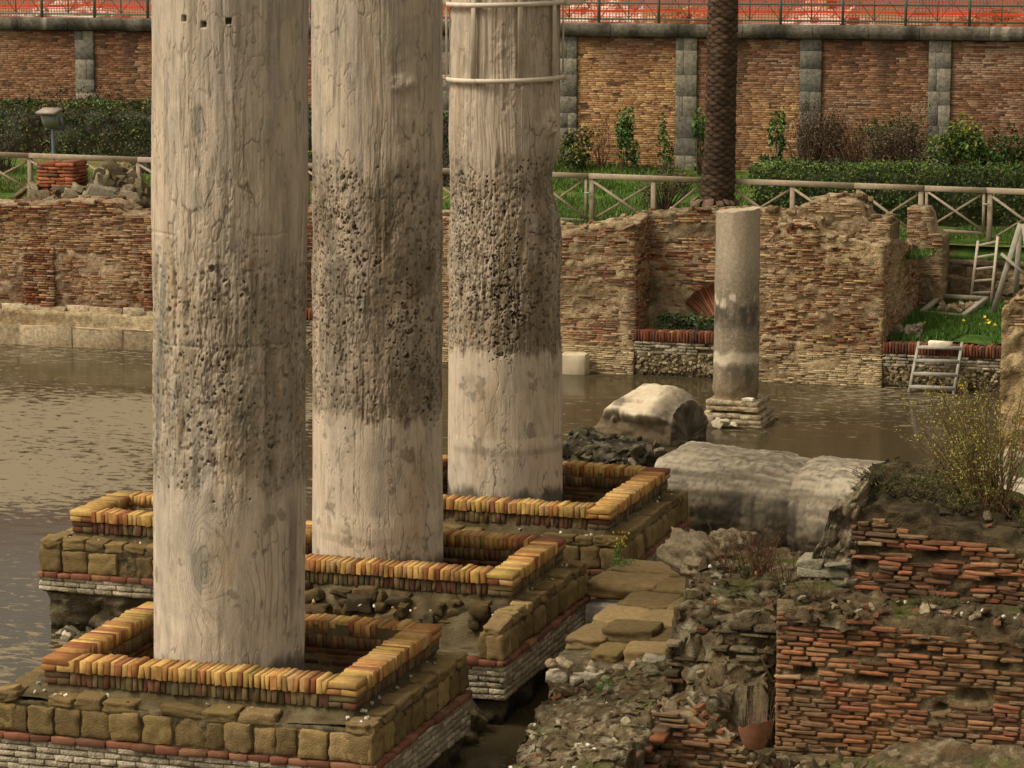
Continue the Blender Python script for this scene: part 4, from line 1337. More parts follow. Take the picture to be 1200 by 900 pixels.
heap('pale debris heap behind the orange netting just right of the farthest column', -19.3, 68.2, 1.5, 0.8, 0.65, ((206, 192, 168), (190, 150, 130), (226, 214, 196)), 60)
heap('sandy debris heap behind the netting left of the palm', -17.0, 67.4, 1.1, 0.6, 0.35, ((170, 144, 104), (150, 124, 88), (190, 166, 130)), 60)
heap('earth heap behind the netting at far right', -9.6, 67.2, 1.6, 0.5, 0.3, ((150, 124, 84), (116, 96, 70), (176, 150, 110)), 90)
heap('pale debris heap behind the netting right of the palm', -13.9, 68.5, 1.2, 0.7, 0.7, ((200, 170, 150), (180, 120, 100), (216, 196, 176)), 60)
heap('whitish debris heap behind the netting at far left', -34.0, 68.3, 1.6, 0.8, 0.6, ((200, 186, 166), (150, 130, 110), (214, 200, 180)), 60)
# ------------------------------------------------------------------ wooden fence, gates
WOODC = lin((156, 138, 114))


def fz(u):
    return 3.42 - 0.0092 * (u + 27)


FV = 57.5


def fence(label, spans, posts, ends):
    root = thing('wooden_fence', label, 'fence', (np.mean(posts), FV, 2.3))
    for p in posts:
        m = MB()
        beam(m, (p, FV, lawn_z(p, FV) - 0.25), (p, FV, fz(p) - 0.06), 0.1, 0.1, WOODC * 0.82, up=Y_)
        m.build('post', M_WOOD, root)
    for a, b in ends:
        m = MB()
        beam(m, (a, FV - 0.01, fz(a)), (b, FV - 0.01, fz(b)), 0.12, 0.115, WOODC)
        m.build('top_rail', M_WOOD, root)
    for a, b, kind in spans:
        for q in ((0, 1) if kind == 'x' else ((0,) if kind == 'down' else (1,))):
            m = MB()
            z0, z1 = fz(a) - 0.12, lawn_z(b, FV) + 0.12
            if q == 0:
                beam(m, (a + 0.05, FV - 0.02, z0), (b - 0.05, FV - 0.02, z1), 0.045, 0.075, WOODC * 0.95, up=Y_)
            else:
                beam(m, (a + 0.05, FV + 0.03, lawn_z(a, FV) + 0.12), (b - 0.05, FV + 0.03, fz(b) - 0.12), 0.045, 0.075, WOODC * 0.95, up=Y_)
            m.build('diagonal_brace', M_WOOD, root)
    return root


LP = [-35.1, -33.75, -32.4, -31.05, -29.7, -28.36, -27.03, -25.7, -24.36, -23.03, -21.7, -20.36, -19.03, -18.0]
fence('long weathered wooden fence with crossed braces left of the farthest column', [(a, b, 'x') for a, b in zip(LP[:-1], LP[1:])], LP, [(LP[k], LP[min(k + 2, len(LP) - 1)] - 0.01) for k in range(0, len(LP) - 1, 2)])
fence('short weathered wooden fence run ending at the left of the palm', [(-16.58, -15.24, 'x'), (-15.24, -14.22, 'up')], [-16.58, -15.24], [(-16.64, -14.18)])
fence('weathered wooden fence run from the palm to the right hand gate', [(-13.62, -12.28, 'x'), (-12.28, -10.9, 'x'), (-10.9, -9.62, 'x')], [-12.28, -10.9, -9.62], [(-13.68, -11.0), (-10.99, -9.58)])
RP = [-8.22, -6.85, -5.5, -4.1, -2.7]
fence('weathered wooden fence run right of the gate at the photo edge', [(a, b, 'x') for a, b in zip(RP[:-1], RP[1:])], RP, [(-8.3, -5.5), (-5.49, -2.7)])


def gate(label, a, b):
    root = thing('wooden_gate', label, 'gate', ((a + b) / 2, FV, 2.35))
    m = MB()
    beam(m, (a, FV - 0.03, fz(a)), (b, FV - 0.03, fz(b)), 0.11, 0.11, WOODC)
    m.build('top_rail', M_WOOD, root)
    m = MB()
    beam(m, (a + 0.02, FV - 0.03, 2.42), (b - 0.02, FV - 0.03, 2.38), 0.06, 0.06, WOODC * 0.95)
    m.build('bottom_rail', M_WOOD, root)
    for x in (a + 0.04, b - 0.04):
        m = MB()
        beam(m, (x, FV - 0.03, 2.40), (x, FV - 0.03, fz(x) - 0.05), 0.055, 0.07, WOODC * 0.95, up=Y_)
        m.build('stile', M_WOOD, root)
    for q in (0, 1):
        m = MB()
        p, r = (a + 0.07, b - 0.07) if q == 0 else (b - 0.07, a + 0.07)
        beam(m, (p, FV - 0.04 + q * 0.045, fz(p) - 0.07), (r, FV - 0.04 + q * 0.045, 2.45), 0.04, 0.07, WOODC, up=Y_)
        m.build('diagonal_brace', M_WOOD, root)
    m = MB()
    beam(m, (b - 0.06, FV - 0.1, 2.98), (b + 0.09, FV - 0.1, 2.98), 0.03, 0.03, lin((170, 168, 160)))
    m.build('latch', M_IRON, root)


gate('wooden gate with crossed braces just right of the farthest marble column', -17.94, -16.66)
gate('wooden gate with crossed braces above the leaning ladder at right', -9.54, -8.3)

# ------------------------------------------------------------------ ladders, timber, step ladder
LADC = lin((186, 172, 148))


def ladder(name, label, A, B, D, C, n, w=0.05, rung=0.05, cols=LADC, cat='ladder', extra=0.0, tread=None):
    """A, B feet; D, C heads"""
    A, B, C, D = [np.array(q, float) for q in (A, B, C, D)]
    root = thing(name, label, cat, tuple((A + B) / 2))
    for p, q in ((A, D), (B, C)):
        m = MB()
        beam(m, p, q, w, w * 1.4, cols, up=Y_)
        m.build('side_rail', M_WOOD, root)
    for k in range(n):
        t = (k + 0.25) / (n - 0.35)
        p, q = A + (D - A) * t, B + (C - B) * t
        m = MB()
        if tread:
            beam(m, p, q, tread, 0.055, cols * 0.95)
        else:
            beam(m, p, q, rung, rung, cols)
        m.build('tread' if tread else 'rung', M_WOOD, root)
    return root


ladder('leaning_ladder', 'pale wooden ladder leaning against the low rubble wall at right', (-8.45, 56.6, 0.97), (-8.03, 56.6, 0.98), (-8.36, 56.95, 2.28), (-7.97, 56.95, 2.38), 6, 0.05, 0.045)
ladder('short_wooden_steps', 'short weathered wooden steps standing in the water against the low parapet', (-8.82, 51.65, -0.2), (-7.99, 51.65, -0.2), (-8.68, 52.0, 0.90), (-7.88, 52.0, 0.92), 5, 0.05, 0.05, lin((160, 154, 140)), 'steps', tread=0.12)
m = MB()
bricks(m, (-8.5, 51.92, 0), X_, -Y_, [0], [0.42], [0.80], [0.92], [0.0], 0.2, pick(pal((230, 214, 184)), 1), 0.02, 0.012)
tag(m.build('stone_slab', M_MARBLE, base=(-8.3, 52, 0.83)), 'cream stone slab lying on top of the short wooden steps', 'slab', kind='thing')
root = thing('timber_trestle', 'tall grey wooden trestle with one crossed board at the right photo edge', 'trestle', (-7.4, 55.6, 1.0))
GW = lin((158, 148, 130))
for p, q in (((-7.85, 55.5, 0.95), (-7.36, 55.7, 2.78)), ((-6.95, 55.5, 0.95), (-7.3, 55.7, 2.78)), ((-7.5, 56.2, 0.95), (-7.38, 55.8, 2.7))):
    m = MB()
    beam(m, p, q, 0.1, 0.07, GW, up=Y_)
    m.build('leg', M_WOOD, root)
for p, q in (((-7.7, 55.52, 2.2), (-7.1, 55.58, 1.7)),):
    m = MB()
    beam(m, p, q, 0.04, 0.13, GW * 0.95, up=Y_)
    m.build('board', M_WOOD, root)
root = thing('timber_box', 'square grey timber box frame lying tilted on the sunken grass', 'timber box', (-8.9, 56, 0.95))
q = [(-9.15, 55.0, 1.05), (-8.35, 55.05, 1.0), (-8.05, 56.2, 1.22), (-8.95, 56.2, 1.24)]
for k in range(4):
    m = MB()
    beam(m, q[k], q[(k + 1) % 4], 0.1, 0.08, lin((150, 140, 120)))
    m.build('frame_board', M_WOOD, root)


def rockpile(name, label, cat, u, v, z, w, d, h, n, sz, cols, mat=M_RUBBLE):
    m = MB()
    C = np.stack([u + R.uniform(-w, w, n), v + R.uniform(-d, d, n), z + R.uniform(0, h, n)], 1)
    stones(m, C, np.stack([R.uniform(0.6, 1.4, n) * sz, R.uniform(0.6, 1.2, n) * sz, R.uniform(0.3, 0.7, n) * sz], 1), pick(pal(*cols), n), amp=0.14, rotfull=0.4)
    return tag(m.build(name, mat, base=(u, v, z)), label, cat, kind='thing')


rockpile('rubble_pile', 'small rubble pile inside the timber frame on the sunken grass', 'rubble', -8.55, 55.9, 0.95, 0.4, 0.5, 0.15, 22, 0.09, ((150, 128, 100), (190, 172, 144), (130, 84, 62), (170, 150, 120)))
rockpile('stacked_stones', 'grey flat stones stacked on the low parapet left of the steps', 'stones', -9.0, 52.75, 0.92, 0.2, 0.12, 0.1, 9, 0.1, ((150, 138, 116), (130, 120, 100)))

# palm
def palm():
    u, v, zb = -13.90, 57.4, 2.35
    root = thing('palm_tree', 'thick palm trunk with ringed brown leaf scars behind the pool wall', 'palm tree', (u, v, zb))
    m = MB()
    H = 11.5
    zz = np.linspace(zb, zb + H, 150)
    th = np.linspace(0, 2 * pi, 49)[:-1]
    TH, ZZ = np.meshgrid(th, zz)
    hz = ZZ - zb
    rr = 0.30 + 0.045 * sstep(2.5, 0.5, hz) + 0.0 * hz
    rr = rr + 0.03 * fbm(np.cos(TH) * 4, np.sin(TH) * 4, ZZ * 4, 2, 3) * sstep(0.6, 0.2, hz)
    bend = -0.012 * hz
    P = np.stack([u + 0.10 - 0.10 * np.exp(-hz) + rr * np.cos(TH) + 0.006 * hz, v + rr * np.sin(TH), ZZ], -1)
    m.add(P.reshape(-1, 3), grid_faces(150, 48, True), lin((58, 45, 34)))
    V, F, C = [], [], []
    k = 0
    z = zb + 0.52
    row = 0
    while z < zb + H - 0.1:
        n = 8
        h = 0.075
        hz = z - zb
        r0 = 0.30 + 0.045 * float(sstep(2.5, 0.5, hz))
        cu = u + 0.10 - 0.10 * math.exp(-hz) + 0.006 * hz
        for j in range(n):
            t = 2 * pi * (j + 0.5 * (row % 2)) / n + R.normal(0, 0.03)
            w = 2 * pi / n * 0.62
            o = R.uniform(0.012, 0.032)
            dz = R.normal(0, 0.008)
            cc = lin((84, 67, 53)) * R.uniform(0.65, 1.3) * (0.9 + 0.35 * float(sstep(zb + 3.2, zb + 4.6, z)))
            ps = []
            for (tt, zz_, oo) in ((-w, 0.012, 0.006), (0, -0.036, o), (w, 0.012, 0.006), (w * 0.7, 0.052, 0.012), (0, 0.072, 0.01), (-w * 0.7, 0.052, 0.012)):
                r_ = r0 + oo
                ps.append((cu + r_ * cos(t + tt), v + r_ * sin(t + tt), z + zz_ + dz))
            mid = (cu + (r0 + o * 0.9) * cos(t), v + (r0 + o * 0.9) * sin(t), z + 0.015 + dz)
            V += ps + [mid] + [(cu + (r0 - 0.02) * cos(t), v + (r0 - 0.02) * sin(t), z - 0.03 + dz)]
            F += [[k + a, k + (a + 1) % 6, k + 6] for a in range(6)] + [[k + 1, k, k + 7], [k + 2, k + 1, k + 7]]
            C += [cc] * 6 + [cc * 1.1, cc * 0.8]
            k += 8
        z += h
        row += 1
    m.add(V, F, np.array(C))
    # broken skirt of old bark at the foot
    for j in range(26):
        t = 2 * pi * j / 26 + R.normal(0, 0.05)
        z1 = zb + 0.60 + R.normal(0, 0.02)
        hh = R.uniform(0.12, 0.26)
        w = 0.14
        c = lin((112, 90, 74)) * R.uniform(0.7, 1.15)
        ps = []
        for tt, q, oo in ((-w, 0, 0.02), (w, 0, 0.02), (w * 0.9, -hh * 0.6, 0.14), (0, -hh, 0.17), (-w * 0.9, -hh * 0.7, 0.14)):
            ps.append((u + (0.35 + oo) * cos(t + tt), v + (0.35 + oo) * sin(t + tt), z1 + q))
        ps.append((u + 0.5 * cos(t), v + 0.5 * sin(t), z1 - 0.05))
        m.add(ps, [[0, 1, 5], [1, 2, 5], [2, 3, 5], [3, 4, 5], [4, 0, 5]], c)
    stones(m, np.stack([u + 0.42 * np.cos(np.arange(14)), v + 0.42 * np.sin(np.arange(14)), np.full(14, zb + 0.05)], 1), R.uniform(0.1, 0.22, (14, 3)), lin((80, 62, 46)), amp=0.2, rot=0.4, tmpl=(RC3_V, RC3_F))
    m.build('trunk', M_PALM, root)
    m = MB()
    top = np.array([u + 0.17, v, zb + H])
    for j in range(46):
        a = R.uniform(0, 2 * pi)
        el = R.uniform(-0.5, 1.2)
        L = R.uniform(2.6, 3.6)
        ts = np.linspace(0, 1, 12)
        d = np.array([cos(a), sin(a), 0])
        pts = top + np.outer(ts * L * math.cos(el), d) + np.outer(ts * L * math.sin(el) - 1.3 * ts ** 2 * L * 0.5, Z_)
        tube(m, pts, 0.03, 0.006, lin((96, 104, 58)), 4)
        side = np.array([-sin(a), cos(a), 0])
        n = 60
        tq = np.linspace(0.12, 1, n)
        B = np.stack([np.interp(tq, ts, pts[:, q]) for q in range(3)], 1)
        for sg in (-1, 1):
            ln = 0.5 * np.sin(tq * pi * 0.85 + 0.35)[:, None]
            tip = B + sg * side * ln + d * ln * 0.6 - Z_ * ln * 0.35
            V = np.stack([B - d * 0.014, B + d * 0.014, tip], 1)
            m.add(V.reshape(-1, 3), np.arange(3 * n).reshape(n, 3), lin((70, 90, 40)) * R.uniform(0.7, 1.2))
    m.build('crown', M_LEAF, root)


palm()

# floodlight
root = thing('floodlight', 'grey floodlight on a thin blue grey pole in front of the left hedge', 'floodlight', (-30.38, 60, 2.4))
m = MB()
tube(m, [(-30.38, 60, 2.3), (-30.38, 60, 3.0), (-30.38, 60, 3.88)], 0.04, 0.04, lin((104, 118, 122)), 10)
m.build('pole', M_IRON, root)
m = MB()
dirn = np.array([-0.25, -0.9, -0.3])
dirn /= np.linalg.norm(dirn)
rt = np.cross(dirn, Z_); rt /= np.linalg.norm(rt)
upv = np.cross(rt, dirn)
c0 = np.array([-30.36, 59.95, 4.1])


def obox(m, c, a, b, d, ha, hb, hd, col, taper=1.0):
    V = []
    for s_, t_ in ((-1, taper), (1, 1.0)):
        for x, y in ((-1, -1), (1, -1), (1, 1), (-1, 1)):
            V.append(c + a * x * ha * t_ + b * y * hb * t_ + d * s_ * hd)
    m.add(V, [[0, 3, 2, 1], [4, 5, 6, 7], [0, 1, 5, 4], [1, 2, 6, 5], [2, 3, 7, 6], [3, 0, 4, 7]], col)


obox(m, c0, rt, upv, dirn, 0.25, 0.19, 0.10, lin((128, 122, 110)), 0.7)
hous = None
obox(m, c0 + upv * 0.21 + dirn * 0.04, rt, upv, dirn, 0.28, 0.03, 0.16, lin((150, 138, 122)))
hous = m.build('housing', M_IRON, root)
m = MB()
obox(m, c0 + dirn * 0.105, rt, upv, dirn, 0.2, 0.145, 0.008, lin((120, 124, 112)))
m.build('lens', M_IRON, hous)
m = MB()
obox(m, c0 - upv * 0.24 + dirn * 0.0, rt, upv, dirn, 0.27, 0.02, 0.05, lin((96, 104, 104)))
for sg in (-1, 1):
    obox(m, c0 + rt * sg * 0.28 - upv * 0.08, rt, upv, dirn, 0.012, 0.17, 0.05, lin((96, 104, 104)))
m.build('bracket', M_IRON, root)

# brick stump with rubble on the lawn edge at left
root = thing('brick_stump', 'orange brick stump half buried in grey rubble by the left fence', 'ruin', (-26.9, 54.6, 2.5))
m = MB()
for O, e, n, L in (((-27.95, 54.4, 0), X_, -Y_, 0.86), ((-27.09, 54.4, 0), Y_, X_, 0.7), ((-27.95, 54.4, 0), Y_, -X_, 0.7)):
    a = courses(L, 2.75, 3.54, 0.075, (0.2, 0.4), 0.014)
    bricks(m, O, e, n, a[:, 0], a[:, 1], a[:, 2], a[:, 3], R.normal(0, 0.012, len(a)), 0.25, pick(pal((160, 94, 62), (142, 80, 54), (170, 110, 74), (112, 76, 58)), len(a)), 0.01, 0.005)
bricks(m, (-27.9, 54.45, 0), X_, -Y_, [0, 0.45], [0.4, 0.8], [3.5, 3.5], [3.55, 3.6], [0, 0], 0.6, pick(pal((130, 84, 62)), 2), 0.01, 0.01)
m.build('brickwork', M_BRICK, root)
m = MB()
hfield(m, -28.5, -25.2, 53.6, 56.0, 0.06, lambda u, v: 2.2 + 0.85 * np.exp(-(((u + 26.55) / 0.5) ** 2 + ((v - 55.0) / 0.6) ** 2) ** 1.3) + 0.75 * np.exp(-((u + 26.3) / 0.95) ** 2 - ((v - 54.6) / 0.6) ** 2) + 0.65 * np.exp(-((u + 27.6) / 0.5) ** 2 - ((v - 54.2) / 0.35) ** 2),
       lambda P, f: mix(mix(lin((112, 98, 74)), lin((84, 74, 54)), sstep(-0.5, 0.5, fbm(P[..., 0] * 5, P[..., 1] * 5, P[..., 2] * 5, 3, 3))), lin((90, 104, 44)), 0.7 * sstep(0.3, 0.6, fbm(P[..., 0] * 2, P[..., 1] * 2, 1, 3, 8)) * sstep(2.9, 2.5, P[..., 2])), disp=0.09, fs=4)
N = 60
C = np.stack([R.normal(-26.9, 0.8, N), R.uniform(53.9, 54.35, N), R.uniform(2.5, 3.0, N)], 1)
stones(m, C, R.uniform(0.05, 0.2, (N, 3)), pick(pal((120, 106, 82), (96, 84, 62), (140, 126, 102)), N), amp=0.15, rotfull=0.5)
N = 90
q = R.random(N)
C = np.stack([-26.7 + 1.1 * q + R.normal(0, 0.08, N), R.uniform(54.5, 55.3, N), 3.42 - 0.75 * q ** 0.9 + R.normal(0, 0.07, N)], 1)
stones(m, C, R.uniform(0.07, 0.19, (N, 3)), pick(pal((124, 110, 84), (98, 86, 64), (140, 126, 100), (86, 76, 56)), N), amp=0.15, rotfull=0.6)
stones(m, [(-26.25, 54.0, 2.88)], [(0.3, 0.12, 0.26)], lin((132, 122, 102)), rot=0.3, amp=0.1)
stones(m, [(-26.72, 54.35, 3.05)], [(0.36, 0.1, 0.05)], lin((120, 108, 84)), rot=0.0, amp=0.1)
m.build('rubble', M_RUBBLE, root)


# ------------------------------------------------------------------ hedges and shrubs
def hedge(name, label, u0, u1, v0, v1, zb, zt, cols, n, size, top_r=0.25, cat='hedge', gaps=0.0, core=(60, 62, 34), stems=0):
    root = thing(name, label, cat, ((u0 + u1) / 2, (v0 + v1) / 2, zb))
    m = MB()
    nu = int((u1 - u0) / 0.12)
    us = np.linspace(u0 + 0.1, u1 - 0.1, nu)
    prof = [(0.08, 0.0), (0.05, 0.5), (0.08, 0.85), (0.25, 0.96), (0.5, 1.0), (0.75, 0.96), (0.95, 0.85), (0.95, 0.0)]
    P = np.array([[(x, v0 + (v1 - v0) * a, zb + (zt - zb - 0.10) * b) for a, b in prof] for x in us])
    nn = fbm(P[..., 0] * 2.2, P[..., 1] * 2.2, P[..., 2] * 2.2, 3, 5)
    P[..., 1] += 0.10 * nn
    P[..., 2] += 0.08 * nn
    m.add(P.reshape(-1, 3), grid_faces(nu, len(prof)), lin(core))
    for q in (0, -1):
        c = P[q].mean(0)
        m.add(np.concatenate([P[q], c[None]]), [[k, (k + 1) % len(prof), len(prof)] for k in range(len(prof))], lin(core))
    k = int(n * 1.0)
    x = R.uniform(u0, u1, k)
    side = R.random(k)
    y = np.where(side < 0.55, v0 + np.abs(R.normal(0, 0.06, k)), R.uniform(v0, v1, k))
    h = zt - zb
    z = np.where(side < 0.55, zb + h * (0.06 + 0.94 * R.random(k) ** 0.8), zt + R.normal(0, 0.035, k))
    z = np.where((side < 0.55) & (z > zt - 0.12), z - 0.03, z)
    bump = 0.10 * fbm(x * 2.2, y * 2.2, z * 2.2, 3, 5)
    pn = fbm(x * 1.1, 0.5, z * 1.6, 3, 8)
    thin = R.random(k) > gaps * sstep(0.0, 0.6, fbm(x * 1.6, 4.0, z * 2.0, 3, 13))
    pc = pal(*cols)
    t = np.clip(0.5 + 0.8 * pn + R.normal(0, 0.25, k), 0, 0.999)
    col = pc[(t * len(pc)).astype(int)] * R.uniform(0.75, 1.25, (k, 1))
    yl = R.random(k) < 0.015
    col[yl] = lin((176, 160, 40))
    P = np.stack([x, y - 0.02 + bump, z + bump], 1)[thin]
    leaves(m, P, size, col[thin])
    m.build('foliage', M_LEAF, root)
    if stems:
        m = MB()
        for q in range(stems):
            x0 = R.uniform(u0, u1)
            tube(m, [(x0, v0 + 0.05, zb - 0.1), (x0 + R.normal(0, 0.1), v0 - 0.02, zb + 0.3), (x0 + R.normal(0, 0.25), v0 + 0.05, zb + 0.75)], 0.02, 0.008, lin((96, 80, 62)), 4)
        m.build('stem', M_TWIG, root)
    return root


DG = ((58, 72, 32), (70, 88, 38), (84, 104, 46), (98, 116, 52))
hedge('clipped_hedge', 'long low clipped dark green hedge behind the right hand fence', -13.9, -3.5, 60.6, 61.9, 2.15, 3.36, DG, 26000, 0.07)
hedge('tall_hedge', 'tall dark green hedge under the retaining wall at far left', -41, -25.2, 64.0, 65.4, 2.5, 4.17, ((50, 62, 30), (60, 78, 34), (74, 94, 40), (86, 106, 46), (84, 70, 42)), 30000, 0.075, gaps=0.2, core=(58, 54, 32))
hedge('tall_hedge', 'tall dark hedge strip seen between the two nearest columns', -25.0, -20.6, 64.0, 65.4, 2.5, 4.0, ((50, 62, 30), (60, 78, 34), (74, 94, 40), (84, 70, 42)), 8000, 0.075, gaps=0.4, core=(48, 42, 28))
hedge('low_hedge', 'low brownish clipped hedge in front of the tall left hedge', -29.6, -20, 62.3, 63.2, 2.4, 3.18, ((60, 52, 36), (70, 62, 40), (48, 58, 28), (80, 70, 48)), 12000, 0.06, gaps=0.2, core=(58, 46, 34))


def shrub(name, label, u, v, zb, w, d, h, cols, n, size, twigs=10, twc=(92, 76, 60), clumps=6, cat='shrub', up=0.35, leafy=1.0):
    root = thing(name, label, cat, (u, v, zb))
    cl = np.stack([R.uniform(-0.75, 0.75, clumps) * w, R.uniform(-0.6, 0.6, clumps) * d, R.uniform(0.25, 0.9, clumps) * h], 1)
    cl[0] = (0, 0, h * 0.8)
    rad = R.uniform(0.28, 0.5, clumps)
    m = MB()
    for q in range(twigs):
        c = cl[q % clumps] + R.normal(0, 0.25, 3) * np.array([w, d, h * 0.6])
        p0 = np.array([u + R.normal(0, 0.08 * w), v + R.normal(0, 0.1 * d), zb - 0.05])
        p2 = np.array([u, v, zb]) + c
        p2[2] = max(p2[2], zb + 0.1)
        p1 = (p0 + p2) / 2 + np.array([R.normal(0, 0.06), R.normal(0, 0.06), 0.08])
        tube(m, [p0, p1, p2], 0.016, 0.005, lin(twc) * R.uniform(0.7, 1.2), 4)
    m.build('stem', M_TWIG, root)
    m = MB()
    pc = pal(*cols)
    for k in range(clumps):
        nk = int(n / clumps)
        g = R.normal(0, 1, (nk, 3))
        g /= np.linalg.norm(g, axis=1, keepdims=True)
        g *= R.random((nk, 1)) ** 0.45
        P = np.array([u, v, zb]) + cl[k] + g * np.array([w, d, h]) * rad[k]
        P[:, 2] = np.maximum(P[:, 2], zb + 0.03)
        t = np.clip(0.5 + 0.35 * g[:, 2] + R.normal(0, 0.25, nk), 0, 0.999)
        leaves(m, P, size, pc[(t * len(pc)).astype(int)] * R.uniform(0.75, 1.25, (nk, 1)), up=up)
    m.build('foliage', M_LEAF, root)
    return root


GL = ((46, 68, 30), (58, 86, 36), (74, 106, 44), (92, 120, 52))
BRW = ((74, 60, 44), (90, 72, 54), (104, 86, 66), (82, 72, 46))
RDL = ((116, 70, 56), (134, 84, 66), (96, 74, 52), (80, 84, 44))
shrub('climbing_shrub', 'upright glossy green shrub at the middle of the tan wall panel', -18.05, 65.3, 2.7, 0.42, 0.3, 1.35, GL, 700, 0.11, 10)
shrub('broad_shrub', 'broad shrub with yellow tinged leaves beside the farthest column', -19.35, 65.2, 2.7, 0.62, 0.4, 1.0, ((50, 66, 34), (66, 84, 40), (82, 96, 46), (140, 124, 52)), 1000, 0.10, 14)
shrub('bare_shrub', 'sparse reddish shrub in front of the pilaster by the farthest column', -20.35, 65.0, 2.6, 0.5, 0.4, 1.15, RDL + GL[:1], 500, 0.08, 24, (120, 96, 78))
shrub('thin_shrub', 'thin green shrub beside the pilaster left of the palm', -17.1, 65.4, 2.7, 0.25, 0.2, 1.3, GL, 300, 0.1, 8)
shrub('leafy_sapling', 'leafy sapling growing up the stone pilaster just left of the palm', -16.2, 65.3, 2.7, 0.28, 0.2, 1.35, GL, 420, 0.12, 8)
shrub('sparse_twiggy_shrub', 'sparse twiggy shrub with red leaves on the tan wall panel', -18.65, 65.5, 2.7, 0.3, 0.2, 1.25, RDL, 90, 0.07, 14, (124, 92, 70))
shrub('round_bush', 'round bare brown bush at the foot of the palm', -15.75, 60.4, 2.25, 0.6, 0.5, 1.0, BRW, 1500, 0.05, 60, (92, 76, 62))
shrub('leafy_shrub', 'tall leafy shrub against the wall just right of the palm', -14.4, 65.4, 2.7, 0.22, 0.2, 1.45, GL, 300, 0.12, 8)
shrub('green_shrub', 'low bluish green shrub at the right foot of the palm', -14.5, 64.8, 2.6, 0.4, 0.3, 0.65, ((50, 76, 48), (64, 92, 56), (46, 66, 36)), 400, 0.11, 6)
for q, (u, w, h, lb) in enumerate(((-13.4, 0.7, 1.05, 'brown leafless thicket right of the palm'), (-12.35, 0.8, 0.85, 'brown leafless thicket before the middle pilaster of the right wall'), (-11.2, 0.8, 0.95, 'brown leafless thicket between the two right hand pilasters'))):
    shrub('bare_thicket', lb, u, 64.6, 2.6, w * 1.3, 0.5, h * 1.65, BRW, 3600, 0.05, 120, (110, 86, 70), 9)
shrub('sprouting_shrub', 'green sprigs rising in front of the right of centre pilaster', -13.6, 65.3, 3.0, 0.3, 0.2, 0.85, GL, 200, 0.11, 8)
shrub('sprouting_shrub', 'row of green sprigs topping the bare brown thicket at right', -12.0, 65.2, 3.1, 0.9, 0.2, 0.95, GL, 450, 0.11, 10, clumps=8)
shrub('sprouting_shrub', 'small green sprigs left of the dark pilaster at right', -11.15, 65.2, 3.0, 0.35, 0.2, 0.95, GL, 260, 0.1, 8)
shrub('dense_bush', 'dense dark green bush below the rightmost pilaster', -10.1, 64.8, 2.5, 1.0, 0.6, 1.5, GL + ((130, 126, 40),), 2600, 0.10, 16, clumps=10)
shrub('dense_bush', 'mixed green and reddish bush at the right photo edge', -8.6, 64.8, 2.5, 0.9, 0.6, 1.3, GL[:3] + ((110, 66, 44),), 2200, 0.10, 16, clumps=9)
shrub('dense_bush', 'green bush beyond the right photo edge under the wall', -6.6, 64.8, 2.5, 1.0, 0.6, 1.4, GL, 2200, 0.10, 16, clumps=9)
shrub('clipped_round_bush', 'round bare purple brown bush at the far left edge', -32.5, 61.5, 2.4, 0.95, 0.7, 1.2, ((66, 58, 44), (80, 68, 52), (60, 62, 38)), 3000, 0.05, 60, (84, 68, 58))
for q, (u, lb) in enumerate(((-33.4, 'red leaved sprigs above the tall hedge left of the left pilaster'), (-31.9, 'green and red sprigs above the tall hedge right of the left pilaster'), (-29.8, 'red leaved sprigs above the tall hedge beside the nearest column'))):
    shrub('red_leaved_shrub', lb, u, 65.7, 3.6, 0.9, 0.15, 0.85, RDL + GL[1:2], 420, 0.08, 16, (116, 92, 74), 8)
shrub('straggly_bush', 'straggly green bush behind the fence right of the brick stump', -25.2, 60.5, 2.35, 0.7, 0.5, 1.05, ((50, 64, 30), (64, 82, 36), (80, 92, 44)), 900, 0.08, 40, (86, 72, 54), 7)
shrub('recess_plant', 'low green plants growing behind the parapet of the recess', -13.35, 52.72, 0.7, 0.75, 0.2, 0.42, ((40, 62, 32), (52, 78, 40), (66, 94, 48)), 900, 0.07, 10, clumps=9)

